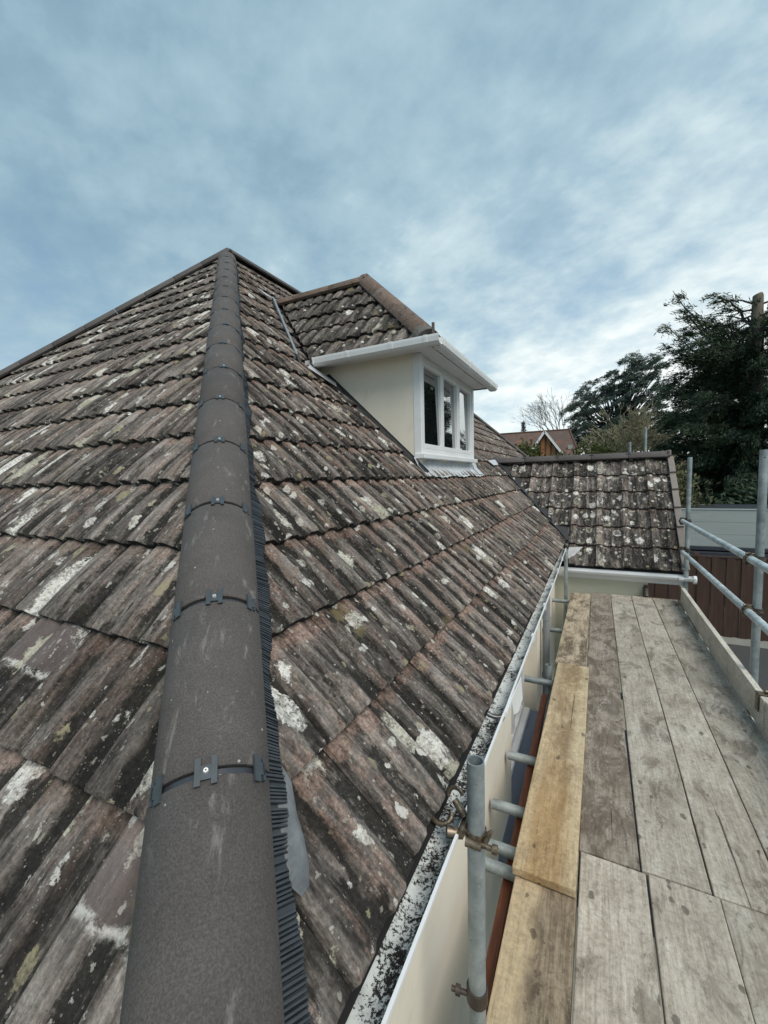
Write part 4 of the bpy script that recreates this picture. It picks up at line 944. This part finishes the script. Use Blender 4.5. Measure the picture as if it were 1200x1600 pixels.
ends += [(V((TX, cy, 4.8)), V((2.95, cy-.3, 9.75))), (V((TX, cy, 5.0)), V((3.35, cy+.2, 9.0))), (V((TX, cy, 5.2)), V((3.7, cy-.3, 8.6))), (V((TX, cy, 5.4)), V((4.4, cy, 8.4))),
         (V((TX, cy, 4.6)), V((2.85, cy, 7.45))), (V((TX, cy, 4.4)), V((2.75, cy-.4, 8.2))), (V((TX, cy, 4.4)), V((3.2, cy-.3, 7.3))), (V((TX, cy, 3.4)), V((2.95, cy-.5, 5.4))), (V((TX, cy, 4.4)), V((3.3, cy, 8.1))), (V((TX, cy, 5.0)), V((4.9, cy-.5, 8.0)))]
for (p, q) in ends:
    pts = curve(p, q, rn.uniform(-.15, .35), 7, .06, rn); limb(lb, pts, .07, .012, 5)
    ldr = (q-p).normalized()
    for i in range(2, 8):
        for s_ in range(7):
            base = pts[i-1].lerp(pts[i], rn.random()); w_ = .62*(1.2-i/8.5)
            off_ = V((rn.uniform(-1, 1), rn.uniform(-1, 1), rn.uniform(-.55, .25)))*w_
            dr = (pts[i]-pts[i-1]).normalized()+off_*.9; dr.z -= .25; dr.normalize()
            tone = min(1, max(0, .22+.035*base.z+rn.uniform(-.25, .42)))
            lb.tube(base, base+off_, .012, .006, 3, cap=False)
            # a hanging spray: a row of fine leaf tufts running outward and down
            for j in range(5):
                c_ = base+off_+dr*(.09*j)-V((0, 0, .012*j*j))
                fol.spray(c_, dr, 5, .055, .20, .034, droop=.30, along=1.2, tone=tone)
# bare snag branches near the sawn top
for (z0, x1, z1) in ((8.35, 4.35, 8.5), (8.2, 4.6, 7.7), (8.55, 4.9, 8.95), (7.9, 4.8, 7.35), (8.45, 7.5, 8.9), (8.1, 7.6, 8.3), (7.8, 4.9, 8.3)):
    pts = curve((TX, cy, z0), (x1, cy+rn.uniform(-.4, .4), z1), rn.uniform(.05, .2), 6, .06, rn); limb(lb, pts, .05, .014, 5)
    for j in range(3):
        a_ = pts[2+j]; limb(lb, curve(a_, a_+V((rn.uniform(-.7, .1)*(1 if x1 < TX else -1), 0, rn.uniform(-.45, .3))), 0, 3, .03, rn), .02, .008, 4)
lb.build('branch', M_branchdark, con); fol.build('crown', M_conifer, con)

# cedar with tilted shelves of foliage
cy = 52.0
ced = empty('cedar_tree', (1.3, cy, GZ), 'wide wind-swept cedar with layered grey-green shelves, behind the bare brush tree', 'tree')
rn = random.Random(17); lb = MB(); fol = Fol()
limb(lb, [V((1.6, cy, GZ)), V((1.3, cy, 2.5)), V((1.2, cy, 4.2)), V((1.7, cy, 6.2)), V((2.6, cy, 8.6)), V((3.8, cy, 11))], .6, .10, 10)
limb(lb, [V((1.2, cy, 3.8)), V((.2, cy, 5.6)), V((-1.0, cy, 7.6)), V((-1.9, cy, 9.2))], .3, .07, 8)
limb(lb, [V((1.4, cy, 4.6)), V((2.8, cy, 6.2)), V((4.4, cy, 8.0))], .26, .07, 8)
outl = [(-4.2, 4.0), (-4.4, 5.6), (-4.1, 7.2), (-3.5, 8.6), (-2.9, 10.2), (-1.8, 11.3), (-.9, 11.3), (-.3, 11.2), (.2, 12.3), (1.4, 13.2), (2.6, 13.5), (3.8, 13.7), (5.0, 13.2), (6.4, 12.6), (6.2, 11.6), (6.9, 10.8), (6.6, 9.0), (7.2, 7.4), (7.0, 4.0)]
def inside(x, z):
    c = False; n = len(outl)
    for i in range(n):
        (x1, z1), (x2, z2) = outl[i], outl[(i+1) % n]
        if (z1 > z) != (z2 > z) and x < (x2-x1)*(z-z1)/(z2-z1)+x1: c = not c
    return c
pads = []
while len(pads) < 210:
    x = rn.uniform(-4.4, 7.2); z = rn.uniform(4.0, 13.7)
    if not inside(x, z) or not inside(x-.7, z-.2 if x < 1 else z) or not inside(x+.6, z+.2): continue
    if any(abs(x-a_) < .55 and abs(z-b_) < .34 for a_, b_, _ in pads) and rn.random() < .85: continue
    pads.append((x, z, rn.uniform(-2.6, 2.6)))
for (x, z, yo) in pads:
    fx = .9 if x < .4 else 2.2
    bz = min(3.2+.5*(z-3.5), 8.6); st = V((1.3+(x-1.3)*.22+max(0, z-6)*.10, cy+yo*.1, bz))
    c0 = V((x, cy+yo, z)); pts = curve(st, c0, .5 if x < .8 else .1, 7, .12, rn); limb(lb, pts, .075, .018, 5)
    slope = (.55 if x < -1.2 else (.30 if x < 2.5 else .22))+rn.uniform(-.28, .25)
    L_ = rn.uniform(.45, .95)
    tone0 = .16+.03*(z-4)+rn.uniform(-.12, .2)
    for k in range(56):
        u = rn.uniform(-1, 1); v_ = rn.uniform(-1, 1)
        p = c0+V((u*L_, v_*.9, u*L_*slope+.22*(1-u*u)+rn.uniform(-.24, .14)))
        d_ = V((.9 if x > -1.2 else rn.choice((-.9, .7)), rn.uniform(-.8, .8), rn.uniform(-.1, .55))); d_.z += (slope-.3)*d_.x; d_.normalize()
        for j in range(2): fol.spray(p+d_*(.14*j), d_, 4, .075, .27, .050, up=.12, flat=.5, along=1.3, tone=min(1, max(0, tone0+rn.uniform(-.18, .3))))
lb.build('trunk', M_branchdark, ced); fol.build('crown', M_cedar, ced)

# bare trees: repeated forking
def bare(mb, p, dr, ln, r, depth, rn, spread=.5, up=.12, kids=(2, 3), shrink=.74, rmin=.012):
    p = V(p); q = p+dr*ln; mid = p.lerp(q, .5)+V((rn.uniform(-1, 1), rn.uniform(-1, 1), rn.uniform(-1, 1)))*ln*.06
    sg = 5 if r > .05 else 3
    mb.tube(p, mid, r, r*.86, sg, cap=False); mb.tube(mid, q, r*.86, r*.72, sg, cap=False)
    if depth == 0: return
    for k in range(rn.randint(*kids)):
        d2 = (dr+V((rn.gauss(0, spread), rn.gauss(0, spread), rn.gauss(0, spread*.7)+up))).normalized()
        bare(mb, q if k else q, d2, ln*shrink*rn.uniform(.75, 1.15), max(r*.66, rmin), depth-1, rn, spread, up, kids, shrink, rmin)
t1 = empty('bare_tree', (-3.9, 54, GZ), 'thin leafless grey tree on the skyline between the red roof and the cedar', 'tree')
mb = MB(); rn = random.Random(5)
mb.tube((-3.9, 54, GZ), (-3.9, 54, 4.2), .2, .15, 7)
for k in range(6): bare(mb, (-3.9, 54, 3.2+.25*k), V((rn.uniform(-.6, .6), rn.uniform(-.4, .4), 1)).normalized(), 2.2, .07, 5, rn, .38, .10, (2, 3), .74, .011)
mb.build('branches', M_twiggrey, t1)
t2 = empty('brush_tree', (2.3, 30, GZ), 'dense leafless olive-brown brush tree rising behind the wing ridge', 'tree')
mb = MB(); rn = random.Random(8)
mb.tube((2.3, 30, GZ), (2.3, 30, 1.3), .28, .22, 8)
for k in range(40):
    an = 2*math.pi*k/40+rn.uniform(-.1, .1); el = rn.uniform(.05, 1.15)
    bare(mb, (2.3, 30, 1.0+rn.uniform(-.3, .5)), V((math.cos(an)*math.cos(el), math.sin(an)*math.cos(el), math.sin(el)*1.05)).normalized(), 1.12, .055, 5, rn, .42, .06, (2, 3), .80, .018)
mb.build('branches', M_twig, t2)
# round evergreens by the far house and along the plot edge
def bush(name, c, rx, rz, n, mat, label, ln=.22, wd=.12, seed=1, ry=None, group=None, conical=0.0):
    o_ = empty(name, (c[0], c[1], GZ), label, 'bush' if 'hedge' not in name else 'hedge', group)
    rn = random.Random(seed); f_ = Fol(); ry = ry or rx
    for k in range(n):
        u = rn.uniform(-1, 1); an = rn.uniform(0, 2*math.pi); rr_ = rn.uniform(.55, 1.0)*(1+.12*math.sin(an*5+u*4)); s_ = math.sqrt(max(0, 1-u*u))
        taper = 1-conical*(u+1)/2
        p = V((c[0]+rx*s_*math.cos(an)*rr_*taper, c[1]+ry*s_*math.sin(an)*rr_*taper, c[2]+rz*u*rr_))
        f_.spray(p, p-V(c), 9, .16, ln, wd, up=.25, along=.9, tone=min(1, max(0, .4+.3*u+rn.uniform(-.2, .2))))
    st = MB(); limb(st, [V((c[0], c[1], GZ)), V((c[0], c[1], c[2]))], .12, .05, 6); st.build('stem', M_bark, o_)
    f_.build('foliage', mat, o_); return o_
bush('evergreen_bush', (-3.75, 26, 1.6), 1.15, 1.85, 420, M_bushg, 'rounded green bush standing in front of the red gabled house', seed=2)
bush('evergreen_bush', (-2.1, 27, 1.25), .8, 1.5, 260, M_bushg, 'small green bush just under the far gable', seed=3)
bush('evergreen_bush', (-.2, 26.5, 1.5), 1.3, 1.75, 420, M_bushg, 'wide green bush between the red house and the brush tree', seed=4)
bush('olive_shrub', (2.15, 17.5, -.15), 1.2, 1.95, 620, M_olive, 'olive green shrub seen past the verge of the wing roof', ln=.16, wd=.08, seed=6)
o = bush('garden_hedge', (6.6, 19.5, -.5), 3.4, 1.75, 1300, M_conifer, 'dark hedge below the felled conifer, behind the pale outbuilding', ln=.24, wd=.1, seed=7, ry=1.0)
# spruce tops far off
sp = empty('spruce_tree', (-9.3, 62, GZ), 'far thin spruce tip just over the red roof', 'tree')
f_ = Fol(); mb = MB(); mb.tube((-9.3, 62, GZ), (-9.3, 62, 8.9), .15, .03, 6)
for k in range(60):
    z = 3+k*.1; r_ = (9.0-z)*.16
    for j in range(6):
        an = rn.uniform(0, 6.28); f_.spray((-9.3+r_*.6*math.cos(an), 62+r_*.6*math.sin(an), z), (math.cos(an), math.sin(an), .1), 3, .12, .4, .1, tone=.5)
mb.build('trunk', M_bark, sp); f_.build('crown', M_spruce, sp)
# trees closing the far horizon
rn = random.Random(44)
mass = Fol()
for k in range(1500):
    x = rn.uniform(-70, 60); y = rn.uniform(80, 120); h_ = 3.0+2.2*math.sin(x*.21)+1.5*math.sin(x*.53+1)
    z = GZ+rn.uniform(0, 1)*(h_+2.5)
    mass.spray((x, y, z), (0, 0, 1), 8, .7, 1.2, .5, tone=rn.random())
tag(mass.build('treeline', M_spruce, None), kind='stuff')

# ------------------------------------------------------------------ red-roofed house
M_redtile = plain('red_brown_plain_tiles', (.16, .088, .066), .85, .45, 3.5, stretch=(1, 1, .6), dirt=(.085, .068, .060), dsc=.8, dth=(.36, .58))
M_brick = plain('orange_brick', (.36, .155, .075), .85, .2, 4, bump=.2)
M_timberbrown = plain('dark_timber', (.085, .050, .036), .8, .2, 5)
def px_at(Y_): pass
far = empty('brick_house', (-5.2, 43, GZ), 'distant brick house with red tiled roof and white-edged timber gable', 'house')
HYf = 40.0
xr, xl = -2.43, -9.6
zr = 5.78; ze_ = 3.15
b = MB(); b.box((xl, HYf+.3, GZ-.1), (-1.45, HYf+8.2, ze_)); b.build('wall', M_brick, far)
b = MB(); b.add([V((xl-.3, HYf, ze_)), V((-1.35, HYf, ze_)), V((xr, HYf+4.2, zr)), V((xl-.3, HYf+4.2, zr)), V((-1.35, HYf+8.4, ze_)), V((xl-.3, HYf+8.4, ze_))], [(0, 1, 2, 3), (1, 4, 2), (4, 5, 3, 2), (0, 3, 5)]); b.build('roof', M_redtile, far)
b = MB(); b.tube((xl-.3, HYf+4.2, zr+.02), (xr, HYf+4.2, zr+.02), .09, seg=8); b.build('ridge', M_timberbrown, far)
b = MB(); b.sweep([(-.07, -.05), (.07, -.05), (.07, .05), (-.07, .05)], (-1.35, HYf, ze_+.02), (xr, HYf+4.2, zr+.02)); b.build('hip', M_timberbrown, far)
# gable wing
gxl, gxr, ga, gzb = -5.15, -2.45, -3.85, 3.2
gxl = -5.35; gzb = 3.0; az_ = 5.08; ax_ = -3.98
gy_ = HYf-1.8
b = MB(); b.prism([(gxl+.2, gy_, GZ), (gxr-.2, gy_, GZ), (gxr-.2, gy_, gzb), (ax_, gy_, az_-.1), (gxl+.2, gy_, gzb)], (0, 3.2, 0)); b.build('gable_wall', M_brick, far, fixn=True)
b = MB(); b.prism([(gxl-.1, gy_-.25, gzb-.1), (ax_, gy_-.25, az_+.1), (gxr+.1, gy_-.25, gzb-.1), (gxr+.1, gy_-.25, gzb-.02), (ax_, gy_-.25, az_+.2), (gxl-.1, gy_-.25, gzb-.02)], (0, 4.2, 0)); b.build('gable_roof', M_redtile, far, fixn=True)
b = MB()
for s_ in ((gxl-.15, gzb-.15), (gxr+.15, gzb-.15)):
    b.sweep([(-.03, -.09), (.03, -.09), (.03, .09), (-.03, .09)], (s_[0], gy_-.30, s_[1]), (ax_, gy_-.30, az_+.1))
b.build('bargeboard', M_white, far)
b = MB()
for x in (-4.35, -3.92, -3.5, -4.7, -3.1): b.box((x-.05, gy_-.05, 2.8), (x+.05, gy_-.01, az_-.12-abs(x-ax_)*1.35))
b.box((gxl+.3, gy_-.055, 2.75), (gxr-.3, gy_-.012, 2.86)); b.build('timber_frame', M_timberbrown, far)
rw = MB(); rw.box((-2.35, HYf+.9, ze_+.62), (-2.0, HYf+1.2, ze_+.98)); o = rw.build('roof_window', M_clad, far)
b = MB(); b.sweep([(-.05, -.08), (.05, -.08), (.05, .05), (-.05, .05)], (-2.45, HYf-.06, ze_-.02), (-1.3, HYf-.06, ze_-.02)); b.build('gutter', M_white, far)
b = MB(); b.tube((-1.42, HYf+.2, GZ), (-1.42, HYf+.2, ze_-.05), .05, seg=8); b.build('downpipe', M_white, far)

# ------------------------------------------------------------------ outbuilding, fence
ob = empty('outbuilding', (4.6, 16, GZ), 'flat-roofed outbuilding clad in pale grey-green boards above the brown fence', 'outbuilding')
oy = 14.0; oxl, oxr = 1.55, 9.0
b = MB()
for i in range(3):
    z0 = -.47+i*.33; b.box((oxl, oy+.002*i, z0+.003), (oxr, oy+.16, z0+.328))
b.build('cladding', M_clad, ob)
b = MB(); b.box((oxl+.05, oy+.165, GZ-.05), (oxr, oy+4.2, .40)); b.build('wall', M_dark, ob)
b = MB(); b.box((oxl-.01, oy-.012, .5225), (oxr, oy+.17, .54)); b.build('coping', M_clad, ob)
b = MB(); b.box((oxl, oy-.10, -.56), (oxr, oy+.15, -.472)); b.box((oxl, oy-.28, -.74), (oxr, oy+.13, -.60)); b.box((oxl, oy+.02, -2.1), (oxr, oy+.16, -.75)); b.build('fascia_band', M_dark, ob)
fy = 11.0
fen = empty('board_fence', (4.5, fy, GZ), 'brown vertical board fence in front of the pale outbuilding', 'fence')
rn = random.Random(3)
b = MB(); x = .2
while x < 10.5:
    wd_ = .125; off_ = .016 if int(round(x/wd_)) % 2 else .034; b.box((x+(.0 if off_ > .02 else .006), fy-off_, -1.95), (x+wd_+(.012 if off_ > .02 else -.006), fy-off_+.014, -.27+rn.uniform(-.010, .010))); x += wd_
b.build('fence_panel', M_fence, fen)
b = MB(); b.box((.2, fy-.035, -.262), (10.5, fy+.03, -.235)); b.build('capping_rail', M_fence, fen)
b = MB(); b.box((.2, fy-.03, GZ), (10.5, fy+.02, -1.952)); b.build('gravel_board', M_yellowboard, fen)
for x in (1.9, 3.7, 5.5, 7.3): 
    b = MB(); b.box((x, fy+.025, GZ), (x+.1, fy+.12, -.2)); b.build('post', M_fence, fen)
f2 = empty('board_fence', (3, 20.5, GZ), 'short weathered garden fence glimpsed beside the far standard', 'fence')
b = MB()
for i in range(40): b.box((.6+i*.15, 20.5-.01*(i % 2), -1.2), (.6+i*.15+.145, 20.53, .02-.012*i)); 
b.build('fence_panel', M_fence, f2)
b = MB()
for i in range(3): b.box((.7+i*2.6, 20.535, GZ), (.8+i*2.6, 20.63, .05-.012*17*i)); 
b.build('post', M_fence, f2)
